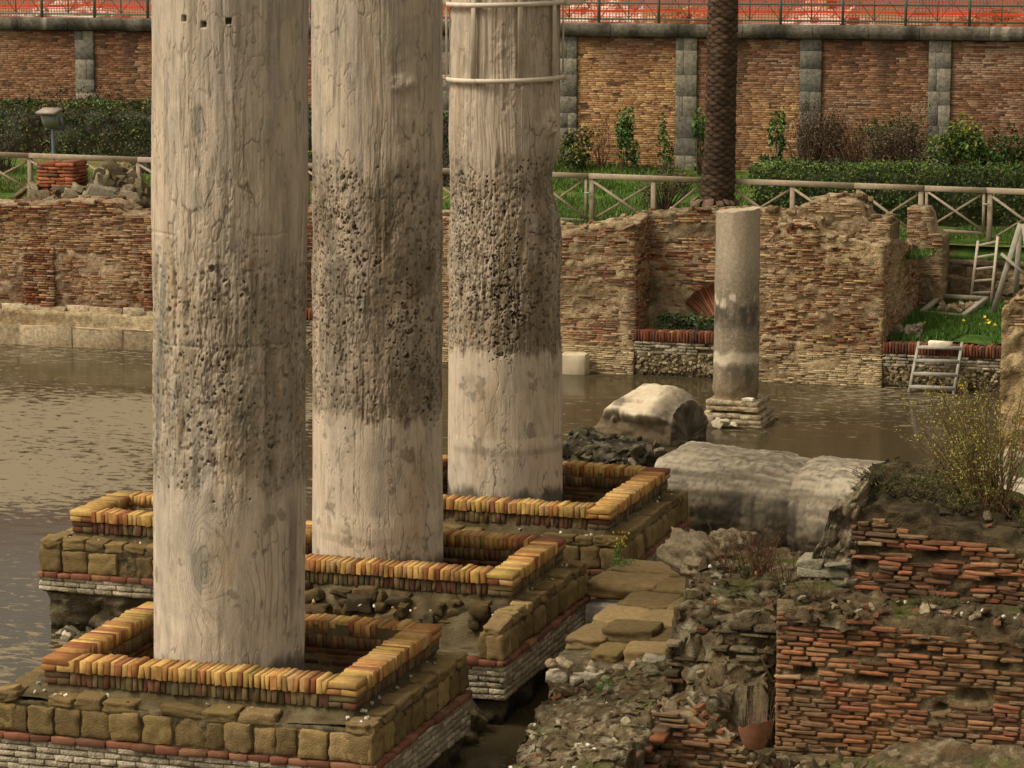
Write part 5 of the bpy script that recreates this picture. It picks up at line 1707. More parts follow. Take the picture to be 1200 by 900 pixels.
# ------------------------------------------------------------------ fallen shafts in the water
def fallen_shaft(m, c0, d, L, rad, zc, a, seed, cols, ends=(0.1, 0.1), cut=None, rough=0.02, segs=150):
    """c0 = start of the axis (u, v); d = axis direction"""
    d = np.array([d[0], d[1], 0.0]); d /= np.linalg.norm(d)
    s_ = np.cross(d, Z_)
    th = np.linspace(0, 2 * pi, segs)[:-1]
    ts = np.linspace(0, L, max(8, int(L / 0.02)))
    TH, TT = np.meshgrid(th, ts)
    ax, az = np.cos(TH), np.sin(TH)
    e0 = ends[0] * (0.5 + 0.5 * fbm(ax * 1.5, az * 1.5, 3, 2, seed))
    e1 = ends[1] * (0.5 + 0.5 * fbm(ax * 1.5, az * 1.5, 9, 2, seed))
    T2 = e0 + (L - e0 - e1) * TT / L
    r = rad - 0.06 * np.exp(-(TT / 0.10) ** 2) - 0.05 * np.exp(-((L - TT) / 0.08) ** 2)
    n1 = fbm(T2 * 2, ax * 2, az * 2, 4, seed + 1)
    n2 = fbm(T2 * 3.5, ax * 11, az * 11, 5, seed + 2, 0.65)
    n3 = np.clip(fbm(T2 * 14, ax * 10, az * 10, 4, seed + 3, 0.65) - 0.2, 0, 1)
    r = r + rough * n1 + 0.022 * n2 - 0.035 * n3
    if cut is not None:
        r = cut(r, T2, TH, n1)
    C = np.array([c0[0], c0[1], zc])
    P = C + T2[..., None] * d + (r * ax)[..., None] * s_ + (r * az)[..., None] * Z_
    m.add(P.reshape(-1, 3), grid_faces(len(ts), len(th), True), cols(T2, TH, n1, n2, P).reshape(-1, 3))
    for q in (0, -1):
        ring = P[q]
        c = ring.mean(0)
        k = len(th)
        rings = [ring]
        for f in (0.94, 0.85, 0.74, 0.62, 0.5, 0.38, 0.25, 0.12):
            q_ = ring * f + c * (1 - f)
            nn = fbm(q_[:, 0] * 3.5, q_[:, 1] * 3.5, q_[:, 2] * 3.5, 4, seed + 30, 0.6)
            rings.append(q_ + d * ((0.10 * nn + 0.05 * (1 - f)) * (1 if q == 0 else -1))[:, None])
        rings.append(np.repeat(c[None], k, 0))
        V = np.array(rings)
        nn = fbm(V[..., 0] * 5, V[..., 1] * 5, V[..., 2] * 5, 4, seed + 33, 0.6)
        cc = mix(mix(lin((122, 110, 90)), lin((82, 73, 58)), sstep(-0.5, 0.5, nn)), lin((150, 136, 112)), 0.7 * sstep(0.25, 0.7, -nn))
        F = grid_faces(len(rings), k, True)
        m.add(V.reshape(-1, 3), F[:, ::-1] if q == 0 else F, cc.reshape(-1, 3))


def shaft_cols(seed, pale, crack=None):
    def f(T, TH, n1, n2, P):
        c = np.broadcast_to(lin(pale), T.shape + (3,))
        up, ca = np.sin(TH), np.cos(TH)
        along = fbm(T * 1.3, ca * 9, up * 9, 5, seed + 21, 0.62)           # bedding lines along the shaft
        drip = fbm(T * 7, ca * 1.6, up * 1.2, 5, seed + 22, 0.62)          # rain streaks down the flank
        fine = fbm(T * 22, ca * 18, up * 18, 3, seed + 23, 0.6)
        c = mix(c, lin((118, 106, 86)), 0.75 * sstep(-0.05, 0.6, along))
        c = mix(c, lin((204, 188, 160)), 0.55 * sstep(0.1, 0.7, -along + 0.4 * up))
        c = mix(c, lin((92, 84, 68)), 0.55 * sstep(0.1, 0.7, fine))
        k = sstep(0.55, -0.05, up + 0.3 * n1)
        c = mix(c, lin((74, 66, 53)), k * (0.45 + 0.5 * sstep(-0.3, 0.4, drip)))  # lower flank dark with stain, plus some shadow painted into the colour
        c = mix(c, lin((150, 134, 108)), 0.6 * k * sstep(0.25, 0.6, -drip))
        rid = np.abs(fbm(T * 0.9, ca * 2.2, up * 2.2, 4, seed + 24, 0.6))
        c = mix(c, lin((88, 88, 74)), 0.75 * sstep(0.05, 0.0, rid) * sstep(-0.5, 0.2, up))
        c = mix(c, lin((84, 86, 50)), 0.5 * sstep(0.5, 0.8, fbm(T * 4, ca * 5, up * 5, 3, seed + 7)) * sstep(0.3, 0.7, up))
        return mix(c, lin((52, 46, 34)), sstep(0.2, 0.02, P[..., 2]) * 0.8)
    return f


root = thing('fallen_column', 'huge fallen cracked grey marble column lying behind the farthest pedestal', 'column', (-8, 37, 0))
m = MB()


def ccut(r, T, TH, n1):
    # a wedge broken out of the top near the fracture
    k = sstep(1.75, 1.95, T + 0.25 * n1) * sstep(0.2, 0.9, np.sin(TH))
    return r - 0.06 * k


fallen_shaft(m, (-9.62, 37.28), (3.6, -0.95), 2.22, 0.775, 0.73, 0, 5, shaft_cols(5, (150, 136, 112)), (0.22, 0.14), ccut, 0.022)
m.build('shaft_piece', M_MARBLE, root, smooth=True)
m = MB()
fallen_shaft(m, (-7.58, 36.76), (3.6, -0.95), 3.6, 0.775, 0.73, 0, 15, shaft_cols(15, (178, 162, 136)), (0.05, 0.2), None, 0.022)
m.build('shaft_piece', M_MARBLE, root, smooth=True)

root = thing('broken_column_drum', 'rounded broken marble column drum half sunk in the pool behind the fallen shaft', 'column', (-12.1, 45.5, 0))
m = MB()


def dcut(r, T, TH, n1):
    sn, cs = np.sin(TH), np.cos(TH)
    ramp = 0.20 + 0.80 * np.sin(np.clip(T / 1.0, 0, 1) * pi / 2) + 0.05 * n1                     # the left end is broken off at a slant
    r = np.where(sn > 0.05, np.minimum(r, ramp / np.maximum(sn, 0.25)), r)
    r = r - 0.16 * sstep(1.05, 1.55, T) ** 1.5
    k = sstep(0.60, 0.52, sn + 0.16 * n1) * (cs > 0)               # the front flank has split away below the shell
    r = np.where(k > 0, r * (1 - k) + np.minimum(r, (0.60 + 0.07 * n1) / np.maximum(cs, 0.3)) * k, r)
    crack = np.exp(-((sn - 0.80 - 0.04 * n1) / 0.022) ** 2) * sstep(0.42, 0.5, T) * sstep(0.98, 0.9, T) * (cs > 0)
    return r - 0.07 * crack


def dcols(T, TH, n1, n2, P):
    sn, cs = np.sin(TH), np.cos(TH)
    st = fbm(T * 6, cs * 1.3, sn * 1.3, 5, 27, 0.62)
    c = mix(np.broadcast_to(lin((192, 174, 144)), P.shape), lin((112, 100, 80)), 0.85 * sstep(0.0, 0.5, st))
    c = mix(c, lin((210, 194, 166)), 0.6 * sstep(0.1, 0.6, n2))
    c = mix(c, lin((92, 82, 65)), 0.7 * sstep(1.05, 1.35, T + 0.15 * n1))  # shade on the right end, painted into the stone colour
    k = sstep(0.61, 0.52, sn + 0.16 * n1) * (cs > 0)
    nn = fbm(P[..., 0] * 7, P[..., 1] * 7, P[..., 2] * 7, 4, 28)
    c = mix(c, mix(lin((100, 82, 56)), lin((56, 46, 33)), sstep(-0.4, 0.5, nn)), 0.95 * k)
    return mix(c, lin((50, 44, 32)), sstep(0.16, 0.02, P[..., 2]))


fallen_shaft(m, (-12.86, 45.75), (1.0, -0.25), 1.52, 0.90, 0.0, 0, 25, dcols, (0.05, 0.06), dcut, 0.02, 220)
m.build('drum', M_MARBLE, root, smooth=True)


def stuck(m, n, fn, sz, cols, rot=0.35, amp=0.14, flat=0.6):
    P = fn(n)
    stones(m, P, np.stack([R.uniform(0.5, 1.5, n) * sz, R.uniform(0.5, 1.3, n) * sz, R.uniform(0.4, 1.0, n) * sz * flat], 1), pick(pal(*cols), n, None, 0.14), amp=amp, rotfull=rot, tmpl=(RC3_V, RC3_F))


def rub_col(cs, seed=3, moss=0.5, lichen=0.3):
    cs = [lin(c) for c in cs]

    def f(P, flat):
        n = fbm(P[..., 0] * 3.5, P[..., 1] * 3.5, P[..., 2] * 5, 4, seed)
        n2 = fbm(P[..., 0] * 14, P[..., 1] * 14, P[..., 2] * 18, 3, seed + 2)
        c = mix(np.broadcast_to(cs[0], P.shape), cs[1], sstep(-0.5, 0.6, n))
        c = mix(c, cs[2], sstep(0.2, 0.8, n2))
        if len(cs) > 3:
            c = mix(c, cs[3], 0.8 * sstep(0.25, 0.6, fbm(P[..., 0] * 6, P[..., 1] * 6, P[..., 2] * 16, 3, seed + 8)))
        c = mix(c, lin((178, 170, 140)), lichen * sstep(0.3, 0.7, fbm(P[..., 0] * 9, P[..., 1] * 9, P[..., 2] * 9, 3, seed + 4)))
        c = mix(c, lin((74, 82, 34)), moss * sstep(0.15, 0.6, fbm(P[..., 0] * 2, P[..., 1] * 2, 1, 3, seed + 6)) * sstep(0.3, 0.8, flat))
        return mix(c, lin((44, 40, 30)), 0.8 * sstep(0.14, 0.02, P[..., 2]))
    return f


m = MB()
hfield(m, -13.4, -10.6, 41.6, 44.6, 0.035, lambda u, v: -0.3 + 0.66 * np.exp(-(((u + 12.1) / 0.95) ** 2 + ((v - 43.1) / 1.0) ** 2) ** 2) + 0.22 * np.exp(-((u + 12.75) / 0.35) ** 2 - ((v - 43.3) / 0.5) ** 2),
       rub_col(((72, 64, 50), (50, 44, 34), (116, 106, 88)), 4, 0.6, 0.3), disp=0.13, fs=4.5, lay=3)
stuck(m, 90, lambda n: np.stack([R.normal(-12.2, 0.5, n), R.normal(43.0, 0.45, n), R.uniform(0.05, 0.34, n)], 1), 0.09, ((84, 74, 58), (60, 52, 40), (120, 110, 92)))
tag(m.build('dark_rubble_mound', M_RUBBLE, base=(-12.1, 43.1, 0)), 'low dark mossy rubble mound in the water left of the fallen column', 'rubble', kind='thing')
m = MB()
stones(m, [(-8.45, 41.6, 0.05), (-7.75, 41.3, 0.03)], [(0.42, 0.35, 0.14), (0.35, 0.3, 0.1)], pick(TUFF, 2), rot=0.03, amp=0.05)
tag(m.build('tuff_slab', M_TUFF, base=(-8.1, 41.5, 0), smooth=True), 'flat brown tuff slab just breaking the water behind the fallen column', 'slab', kind='thing')

# ------------------------------------------------------------------ tuff walkway and white stones
root = thing('tuff_walkway', 'worn walkway of brown tuff slabs between the pedestals and the brick ruin', 'walkway', (-8.1, 30, 0))
m = MB()
wall_core(m, (-8.62, 28.25, 0), X_, -Y_, 1.3, -0.4, poly((0, 0.70), (1.3, 0.72)), 3.0, rub_col(((120, 106, 82), (96, 84, 62), (150, 134, 106))), 0.06, 0.03, 7) if False else None
hfield(m, -8.75, -7.2, 28.2, 31.3, 0.05, lambda u, v: np.where((u < -8.62) | (v < 28.28) | (u > -7.3), -0.4, 0.70), rub_col(((120, 106, 82), (96, 84, 62), (150, 134, 106))), disp=0.03)
hfield(m, -9.0, -7.8, 31.1, 32.6, 0.05, lambda u, v: np.where((u < -8.95) | (v < 31.16) | (u > -7.9) | (v > 32.5), -0.4, 0.70), rub_col(((120, 106, 82), (96, 84, 62), (150, 134, 106))), disp=0.02)
m.build('rubble_core', M_RUBBLE, root)
for c, h in (((-8.62, 31.55, 0.80), (0.42, 0.36, 0.10)), ((-8.0, 31.5, 0.79), (0.28, 0.33, 0.10)), ((-8.45, 32.25, 0.80), (0.55, 0.3, 0.10)),
             ((-8.15, 30.75, 0.78), (0.30, 0.36, 0.09)), ((-7.62, 30.7, 0.79), (0.24, 0.38, 0.09)), ((-8.3, 30.05, 0.76), (0.27, 0.33, 0.08)), ((-7.75, 29.95, 0.78), (0.28, 0.36, 0.10)),
             ((-7.95, 29.3, 0.82), (0.30, 0.24, 0.10)), ((-8.38, 29.25, 0.74), (0.22, 0.40, 0.08)), ((-7.5, 29.25, 0.76), (0.2, 0.3, 0.09)), ((-8.05, 28.72, 0.72), (0.16, 0.30, 0.07)), ((-7.62, 28.7, 0.74), (0.24, 0.24, 0.11))):
    m = MB()
    stones(m, [c], [h], pick(TUFF * 0.95, 1, None, 0.12), rot=0.03, amp=0.05, tmpl=TF, nf=2.2)
    m.build('slab', M_TUFF, root, smooth=True)
m = MB()
bricks(m, (-9.02, 31.02, 0), X_, -Y_, [0], [0.95], [-0.3], [0.68], [0.0], 0.3, lin((168, 158, 140))[None], 0.02, 0.01)
m.build('plastered_block', M_MASON, root)
m = MB()
wl = [(0, 0.24), (0.25, 0.17), (0.43, 0.34), (0.78, 0.18)]
bricks(m, (-8.60, 28.12, 0), X_, -Y_, [a for a, b in wl], [a + b for a, b in wl], [0.50, 0.49, 0.50, 0.52], [0.63, 0.62, 0.65, 0.62], [0.03, 0.0, 0.02, 0.0], 0.3, pick(pal((196, 184, 160), (184, 172, 148)), 4), 0.03, 0.015)
for a, z0, w, h in ((0.82, 0.36, 0.2, 0.12), (0.05, 0.38, 0.3, 0.1), (0.4, 0.36, 0.36, 0.12)):
    bricks(m, (-8.60, 28.12, 0), X_, -Y_, [a], [a + w], [z0], [z0 + h], [0.0], 0.3, pick(pal((160, 146, 118), (140, 126, 100)), 1), 0.03, 0.015)
N = 15
C = np.stack([R.uniform(-8.55, -7.6, N), R.uniform(28.12, 28.4, N), R.uniform(0.64, 0.72, N)], 1)
stones(m, C, np.stack([R.uniform(0.03, 0.09, N), R.uniform(0.03, 0.07, N), R.uniform(0.025, 0.05, N)], 1), pick(pal((190, 174, 144), (160, 144, 116), (176, 150, 120)), N), amp=0.12, rotfull=0.3)
stones(m, [(-7.45, 28.35, 0.55), (-7.22, 28.3, 0.5)], [(0.15, 0.12, 0.26), (0.1, 0.1, 0.24)], pick(pal((178, 166, 142), (164, 150, 126)), 2), amp=0.1)
m.build('white_stone_wall', M_MASON, root)

# ------------------------------------------------------------------ the near brick ruin
RUBC = ((112, 97, 71), (80, 68, 49), (142, 126, 96), (98, 74, 53))
NEARB = pal((142, 90, 60), (126, 82, 58), (110, 74, 54), (148, 106, 74), (94, 70, 52), (126, 100, 74), (142, 118, 88), (82, 60, 44))


def near_col(seed, warm=0.0):
    def f(s, z):
        N = len(s)
        c = pick(NEARB, N, [2.6, 2.6, 3, 2, 2.4, 2.4, 1.6, 2.2], 0.20)
        n = fbm(s * 1.1, z * 2.0, seed, 3, seed)
        c = mix(c, lin((112, 92, 66)), 0.75 * sstep(-0.05, 0.6, n))
        c = c * 1.04
        return mix(c, lin((160, 112, 72)), 0.5 * sstep(0.2, 0.8, fbm(s * 0.8, z * 1.3, seed + 5, 3, seed + 1)) * (0.3 + warm))
    return f


def rub_w(P, n):
    return rub_col(((134, 120, 94), (98, 86, 66), (164, 152, 124)), 25, 0.0, 0.5)(P, np.full(P.shape[:-1], 0.1))


def rough_bricks(m, O, e, n, L, z0, topf, colf, h=0.046, lr=(0.11, 0.33), th=(0.74, 1.02), out=0.02, ovar=0.02, miss=0.08, seed=1, low=0.42, lean=0.0, reject=None, wav=0.03, zmax=4):
    """worn thin bricks, each with its own broken outline, bedded in thick mortar"""
    O, e, n = [np.asarray(a, float) for a in (O, e, n)]
    a = courses(L, z0, zmax, h, lr, 0.012, 0.12)
    sc, zc = (a[:, 0] + a[:, 1]) / 2, (a[:, 2] + a[:, 3]) / 2
    ero = fbm(sc * 1.7, zc * 3.4, seed * 3.3, 3, seed)
    k = (zc < topf(sc) - 0.02) & (R.random(len(a)) > miss + np.clip((ero - low) * 1.5, 0, 0.75))
    if reject is not None: k &= ~reject(sc, zc)
    a, sc, zc, ero = a[k], sc[k], zc[k], ero[k]
    N = len(a)
    hz = h * R.uniform(th[0], th[1], N) / 2
    o = out + R.normal(0, ovar, N) - 0.02 * np.clip(ero, 0, 1)
    hd = np.full(N, 0.08)
    C = O + np.multiply.outer(sc, e) + np.multiply.outer(o - hd - lean * (zc - z0), n) + np.multiply.outer(zc + wav * fbm(sc * 0.5, zc * 0.7, 2, 2, seed + 5) + R.normal(0, 0.004, N), Z_)
    stones(m, C, np.stack([(a[:, 1] - a[:, 0]) / 2 * R.uniform(0.88, 1.05, N), hd, hz], 1), colf(sc, zc), e, n, 0.022, 0.06, BT, nf=2.1)


def wall_soil(P, n):
    return mix(near_mort(P, n), mix(lin((84, 72, 50)), lin((58, 50, 36)), sstep(-0.4, 0.5, n)), sstep(2.5, 2.66, P[..., 2] + 0.05 * n))


near_mort = mortar_col((122, 104, 76), (84, 70, 50), (152, 134, 102), 5)


root = thing('ruined_brick_wall', 'large close ruined wall of orange brick courses with weeds on top at lower right', 'wall', (-3.5, 27, 0))
core, face = MB(), MB()
topA = ragged(poly((0, 1.95), (0.5, 1.92), (1.0, 1.88), (2.3, 1.82), (8, 1.8)), 0.06, 2.2, 61)
hol = [(0.30, 1.30, 0.10, 0.05), (0.95, 1.27, 0.16, 0.045), (1.92, 1.18, 0.14, 0.07), (1.62, 1.05, 0.07, 0.04), (1.35, 1.60, 0.10, 0.04), (2.2, 1.5, 0.08, 0.03), (0.72, 1.5, 0.05, 0.03)]


def holeA(s, z, d):
    k = 0
    for a, b, w, h in hol:
        k = np.maximum(k, sstep(1.2, 0.6, np.hypot((s - a) / w, (z - b) / h)))
    return 0.16 * k * (d == 0)


wall_core(core, (-5.75, 26.5, 0), X_, -Y_, 8, -0.3, topA, 1.0, near_mort, 0.035, 0.022, 71, 7.0, bulge=0.0, holes=holeA)
rough_bricks(face, (-5.75, 26.5, 0), X_, -Y_, 8, 0.0, lambda s: topA(s) - 0.05, near_col(71, 0.8), seed=71, miss=0.015, low=0.85, out=0.040, ovar=0.015,
            reject=lambda s, z: np.any([np.hypot((s - a) / (w * 1.25 + 0.06), (z - b) / (h * 1.2 + 0.015)) < 1 for a, b, w, h in hol], axis=0))
topB = ragged(poly((0, 2.78), (0.25, 2.86), (0.8, 2.80), (1.7, 2.58), (3, 2.5), (8, 2.5)), 0.06, 2.2, 62)
holB = [(0.83, 2.42, 0.11, 0.05), (0.30, 2.45, 0.09, 0.05), (0.1, 2.28, 0.07, 0.05), (1.4, 2.2, 0.08, 0.03)]


def holeB(s, z, d):
    k = 0
    for a, b, w, h in holB:
        k = np.maximum(k, sstep(1.2, 0.6, np.hypot((s - a) / w, (z - b) / h)))
    return 0.16 * k * (d == 0)


wall_core(core, (-5.14, 27.05, 0), X_, -Y_, 7.5, 1.5, topB, 1.2, wall_soil, 0.035, 0.026, 73, 7.0, bulge=0.0, holes=holeB)
rough_bricks(face, (-5.14, 27.05, 0), X_, -Y_, 7.5, 1.70, lambda s: topB(s) - 0.10, near_col(73, 0.2), seed=73, miss=0.02, low=0.8, out=0.038, ovar=0.017,
            reject=lambda s, z: np.any([np.hypot((s - a) / (w * 1.25 + 0.06), (z - b) / (h * 1.2 + 0.015)) < 1 for a, b, w, h in holB], axis=0))
face.build('brick_facing', M_BRICK, root)
# ledge between the two faces, broken shoulder at the left, low rubble along the foot
hfield(core, -5.75, 2.2, 26.42, 27.25, 0.03, lambda u, v: 1.72 + 0.16 * sstep(26.45, 26.55, v) + 0.18 * (v - 26.5) + 0.09 * sstep(-4.6, -5.6, u), rub_col(((92, 78, 55), (66, 56, 40), (124, 108, 80), (84, 64, 46)), 21, 0.6, 0.15), disp=0.10, fs=6, lay=2.5)
wall_core(core, (-5.56, 27.06, 0), X_, -Y_, 0.5, 1.6, ragged(poly((0, 2.25), (0.08, 2.5), (0.18, 2.76), (0.32, 2.9), (0.5, 2.98)), 0.10, 5, 66), 0.8, rub_w, 0.025, 0.11, 75, 4.5)
hfield(core, -6.1, 2.2, 24.9, 26.55, 0.03, lambda u, v: 0.30 + 0.22 * sstep(25.3, 26.4, v) + 0.16 * sstep(-5.0, -4.3, u) + 0.06 * fbm(u * 2, v * 2, 1, 3, 7), rub_col(RUBC, 27, 0.6, 0.3), disp=0.07, fs=5, lay=2.5)
hfield(core, -5.2, 2.2, 27.12, 29.6, 0.035, lambda u, v: 2.60 + 0.36 * sstep(27.1, 27.9, v) + 0.07 * fbm(u * 2, v * 2, 1, 3, 7) - 0.40 * sstep(-4.7, -3.3, u) - 1.5 * sstep(29.0, 29.5, v), rub_col(((80, 68, 47), (58, 50, 36), (108, 94, 68)), 29, 0.9, 0.15), disp=0.12, fs=6)
SC = ((132, 116, 88), (104, 88, 64), (156, 140, 110), (116, 80, 58), (86, 73, 53))
stuck(core, 110, lambda n: np.stack([R.uniform(-5.6, -2, n), R.uniform(26.45, 27.0, n), np.full(n, 1.89) + R.uniform(-0.04, 0.09, n)], 1), 0.05, SC)
stuck(core, 120, lambda n: np.stack([R.uniform(-6, -2, n), R.uniform(25.2, 26.45, n), np.full(n, 0.5) + R.uniform(-0.1, 0.1, n)], 1), 0.06, SC)
stuck(core, 90, lambda n: np.stack([R.uniform(-5.0, -2, n), R.uniform(27.1, 29.0, n), 2.62 + R.uniform(-0.1, 0.1, n)], 1), 0.05, SC)
# the two cut stones stacked at the left end of the upper face
bricks(core, (-5.70, 27.0, 0), X_, -Y_, [0.02, 0.30, 0.05, 0.10, 0.36, 0.06], [0.28, 0.56, 0.55, 0.34, 0.58, 0.50], [2.20, 2.21, 2.11, 2.02, 2.03, 1.94], [2.275, 2.27, 2.19, 2.09, 2.10, 2.00], [0.0, 0.03, 0.0, 0.02, -0.02, 0.0], 0.4, pal((146, 138, 114), (136, 128, 106), (150, 142, 118), (112, 100, 78), (128, 118, 94), (116, 92, 70)), 0.015, 0.016)
core.build('rubble_core', M_RUBBLE, root)

root = thing('ruined_rubble_wall', 'lower rubble wall with mossy broken top running from walkway toward the viewer', 'wall', (-7.2, 27, 0))
m = MB()


def zfC(u, v):
    nz = fbm(u * 2.2, v * 2.2, 3, 3, 51)
    xl = np.interp(v, [22, 25, 27.3, 28.1], [-7.4, -7.95, -8.42, -8.5])
    zD = 0.50 + 0.40 * sstep(-8.4, -6.9, u) + 0.06 * nz + 0.04 * np.sin(v * 7 + 2 * nz)
    zD = np.where((v > 25.9) & (u > -6.95), 0.3, zD)
    zD = np.where(v < 28.1, -0.4 + (zD + 0.4) * sstep(xl - 0.06, xl + 0.10, u + 0.10 * nz), -0.4)
    xr = np.interp(v, [22, 24.1, 25.9], [-6.35, -6.60, -6.84])
    zD = np.where((u > xr) & (v < 25.98), 0.15, zD)
    zc = np.interp(v, [25.98, 26.06, 26.4, 26.75, 26.85, 26.97, 27.05, 27.3, 28.2, 28.9, 29.4, 30.2, 30.8, 31.3, 31.6], [0.2, 0.92, 0.96, 0.98, 1.18, 1.22, 1.5, 1.62, 1.70, 1.62, 1.5, 1.46, 1.44, 1.36, -0.3])
    edge = np.interp(v, [25.9, 26.9, 28.1, 28.4, 30.2, 31.5], [-7.15, -6.95, -7.0, -7.1, -7.3, -7.6])
    k = sstep(edge - 0.10, edge + 0.10, u + 0.14 * nz)
    k = k * np.where(v < 26.6, 1 - 0.60 * sstep(-6.35, -5.85, u), 1 - sstep(-5.92, -5.74, u))
    zC = np.where(v > 25.98, -0.4 + (zc + 0.10 * nz + 0.4) * k, -0.4)
    return np.maximum(zD, zC)


hfield(m, -8.85, -5.3, 22.6, 31.8, 0.022, zfC, rub_col(RUBC, 33, 0.55, 0.6), disp=0.11, fs=5.0, lay=3.2)
stuck(m, 150, lambda n: (lambda u, v: np.stack([u, v, zfC(u, v) + R.uniform(-0.06, 0.01, n)], 1))(R.uniform(-8.3, -5.7, n), R.uniform(23.5, 31.3, n)), 0.05, SC)
stuck(m, 90, lambda n: (lambda u, v: np.stack([u, v, zfC(u, v) + R.uniform(-0.06, 0.01, n)], 1))(R.uniform(-8.2, -6.9, n), R.uniform(23.5, 28, n)), 0.045, ((160, 144, 112), (180, 166, 132), (120, 104, 78)))
stuck(m, 130, lambda n: (lambda v: np.stack([np.interp(v, [25, 28.1], [-7.93, -8.45]) + R.normal(0.02, 0.03, n), v, R.uniform(0, 0.45, n)], 1))(R.uniform(24.5, 28.1, n)), 0.08, SC)
stones(m, [(-7.55, 30.7, 1.40), (-7.2, 30.9, 1.5), (-7.35, 30.4, 1.32)], [(0.36, 0.32, 0.2), (0.25, 0.3, 0.16), (0.3, 0.2, 0.12)], pick(pal((140, 124, 96), (124, 110, 86)), 3), amp=0.15, rot=0.25, tmpl=_rcube(16, 0.5), nf=2.6)
m.build('rubble_core', M_RUBBLE, root)
m = MB()
wall_core(m, (-6.84, 25.86, 0), X_, -Y_, 1.2, 0.0, poly((0, 0.98), (0.4, 0.96), (0.75, 0.72), (1.05, 0.52), (1.2, 0.45)), 0.25, near_mort, 0.035, 0.03, 77, 7.0)
rough_bricks(m, (-6.84, 25.86, 0), X_, -Y_, 1.2, 0.1, poly((0, 0.98), (0.4, 0.96), (0.75, 0.72), (1.05, 0.52), (1.2, 0.45)), near_col(77), seed=77, miss=0.08, out=0.04)
wall_bricks(m, (-6.62, 24.0, 0), Y_, X_, 1.9, 0.2, poly((0, 0.8), (1.9, 0.9)), lambda s, z: near_col(78)(s, z) * 0.8, h=0.06, lr=(0.10, 0.26), gap=0.02, out=0.0, ovar=0.03, bev=0.01, jit=0.0045, miss=0.3, mseed=78, mlow=0.1, depth=0.14)
m.build('brick_facing', M_BRICK, root)

m = MB()
stuck(m, 60, lambda n: (lambda q: np.stack([-6.84 + q, R.uniform(25.84, 26.2, n), np.interp(q, [0, 0.4, 0.75, 1.05, 1.2], [0.98, 0.96, 0.72, 0.52, 0.45]) + R.uniform(-0.04, 0.03, n)], 1))(R.uniform(0, 1.25, n)), 0.06, SC)
m.build('loose_rubble', M_RUBBLE, root)
m = MB()
RUBST = pal((120, 106, 80), (98, 86, 64), (140, 126, 98), (86, 74, 54), (108, 76, 54))
rough_bricks(m, (-6.98, 26.86, 0), X_, -Y_, 1.15, 0.95, poly((0, 1.3), (0.2, 1.55), (0.6, 1.62), (1.15, 1.58)), lambda s_, z_: pick(RUBST, len(s_), [3, 3, 2, 2, 1.5], 0.16), h=0.072, lr=(0.08, 0.34), th=(0.4, 0.85), out=0.03, ovar=0.04, miss=0.12, seed=91, lean=0.28)
m.build('stone_facing', M_RUBBLE, root)

# broken terracotta pot with dry grass
root = thing('broken_pot', 'broken terracotta pot with dry grass standing on rubble by the orange brick wall', 'pot', (-5.8, 25.95, 0.66))
m = MB()
th = np.linspace(0, 2 * pi, 41)
hz = np.linspace(0, 0.30, 9)
TH, HZ = np.meshgrid(th[:-1], hz)
lim = 0.17 + 0.13 * (0.5 + 0.5 * np.cos(TH + 0.6)) + 0.015 * np.sin(TH * 7)
HZ2 = np.minimum(HZ, lim)
rr = 0.09 + 0.10 * (HZ2 / 0.3) ** 0.7
for off in (0, -0.016):
    P = np.stack([-5.82 + (rr + off) * np.cos(TH), 25.9 + (rr + off) * np.sin(TH), 0.66 + HZ2], -1)
    F = grid_faces(9, 40, True)
    m.add(P.reshape(-1, 3), F if off == 0 else F[:, ::-1], lin((136, 92, 66)) if off == 0 else lin((112, 78, 58)))
m.build('bowl', M_TERRA, root)
m = MB()
for k in range(80):
    a, h = R.uniform(0, 2 * pi), R.uniform(0.12, 0.5)
    x, y = -5.80 + R.normal(0, 0.07), 25.92 + R.normal(0, 0.06)
    tube(m, [(x, y, 0.76), (x + 0.05 * cos(a), y + 0.05 * sin(a), 0.76 + h * 0.6), (x + 0.34 * cos(a) * h, y + 0.3 * sin(a) * h, 0.76 + h)], 0.0022, 0.001, lin((128, 104, 84)) * R.uniform(0.7, 1.25), 3)
m.build('dry_grass', M_TWIG, root)

# right hand pier and white stones on the bank
ruin('ruined_masonry_pier', 'tall rough masonry pier standing at the right photo edge beside the pool', [
    dict(O=(-6.2, 45, 0), e=X_, n=-Y_, L=2.5, z0=-0.3, top=poly((0, 2.45), (0.25, 2.7), (1, 2.9), (2.5, 2.95)), thick=1.2, seed=81, rubble_top=16, amp=0.07, fs=4, bulge=0.1, zones=[(0.1, 0.85, dict(miss=0.1)), (0.85, 99, dict(miss=0.55, mlow=-0.3))], colf=masonry_col(0.35, None, 31, 0.5), mort=mortar_col((172, 146, 106), (128, 106, 76), (186, 164, 122)))], 'pier')
m = MB()
N = 14
C = np.stack([R.normal(-5.5, 0.25, N), R.uniform(37.6, 40.2, N), R.uniform(0.5, 0.95, N)], 1)
stones(m, C, R.uniform(0.12, 0.3, (N, 3)), pick(pal((196, 184, 160), (176, 164, 140), (150, 136, 112)), N), amp=0.16, rotfull=0.5)
tag(m.build('white_stones', M_MARBLE, base=(-5.5, 38.5, 0.6), smooth=True), 'white stones heaped on the bank behind the yellow flowered bush', 'stones', kind='thing')
rockpile('footing_rocks', 'rough rocks in the water between the two nearest pedestals', 'rocks', -9.65, 27.4, -0.05, 0.45, 0.35, 0.22, 22, 0.17, ((112, 98, 72), (84, 74, 54), (140, 128, 100)))
rockpile('footing_rocks', 'rough rocks at the water between the middle and farthest pedestals', 'rocks', -9.35, 31.9, -0.05, 0.4, 0.4, 0.3, 26, 0.18, ((112, 98, 72), (84, 74, 54), (140, 128, 100)))
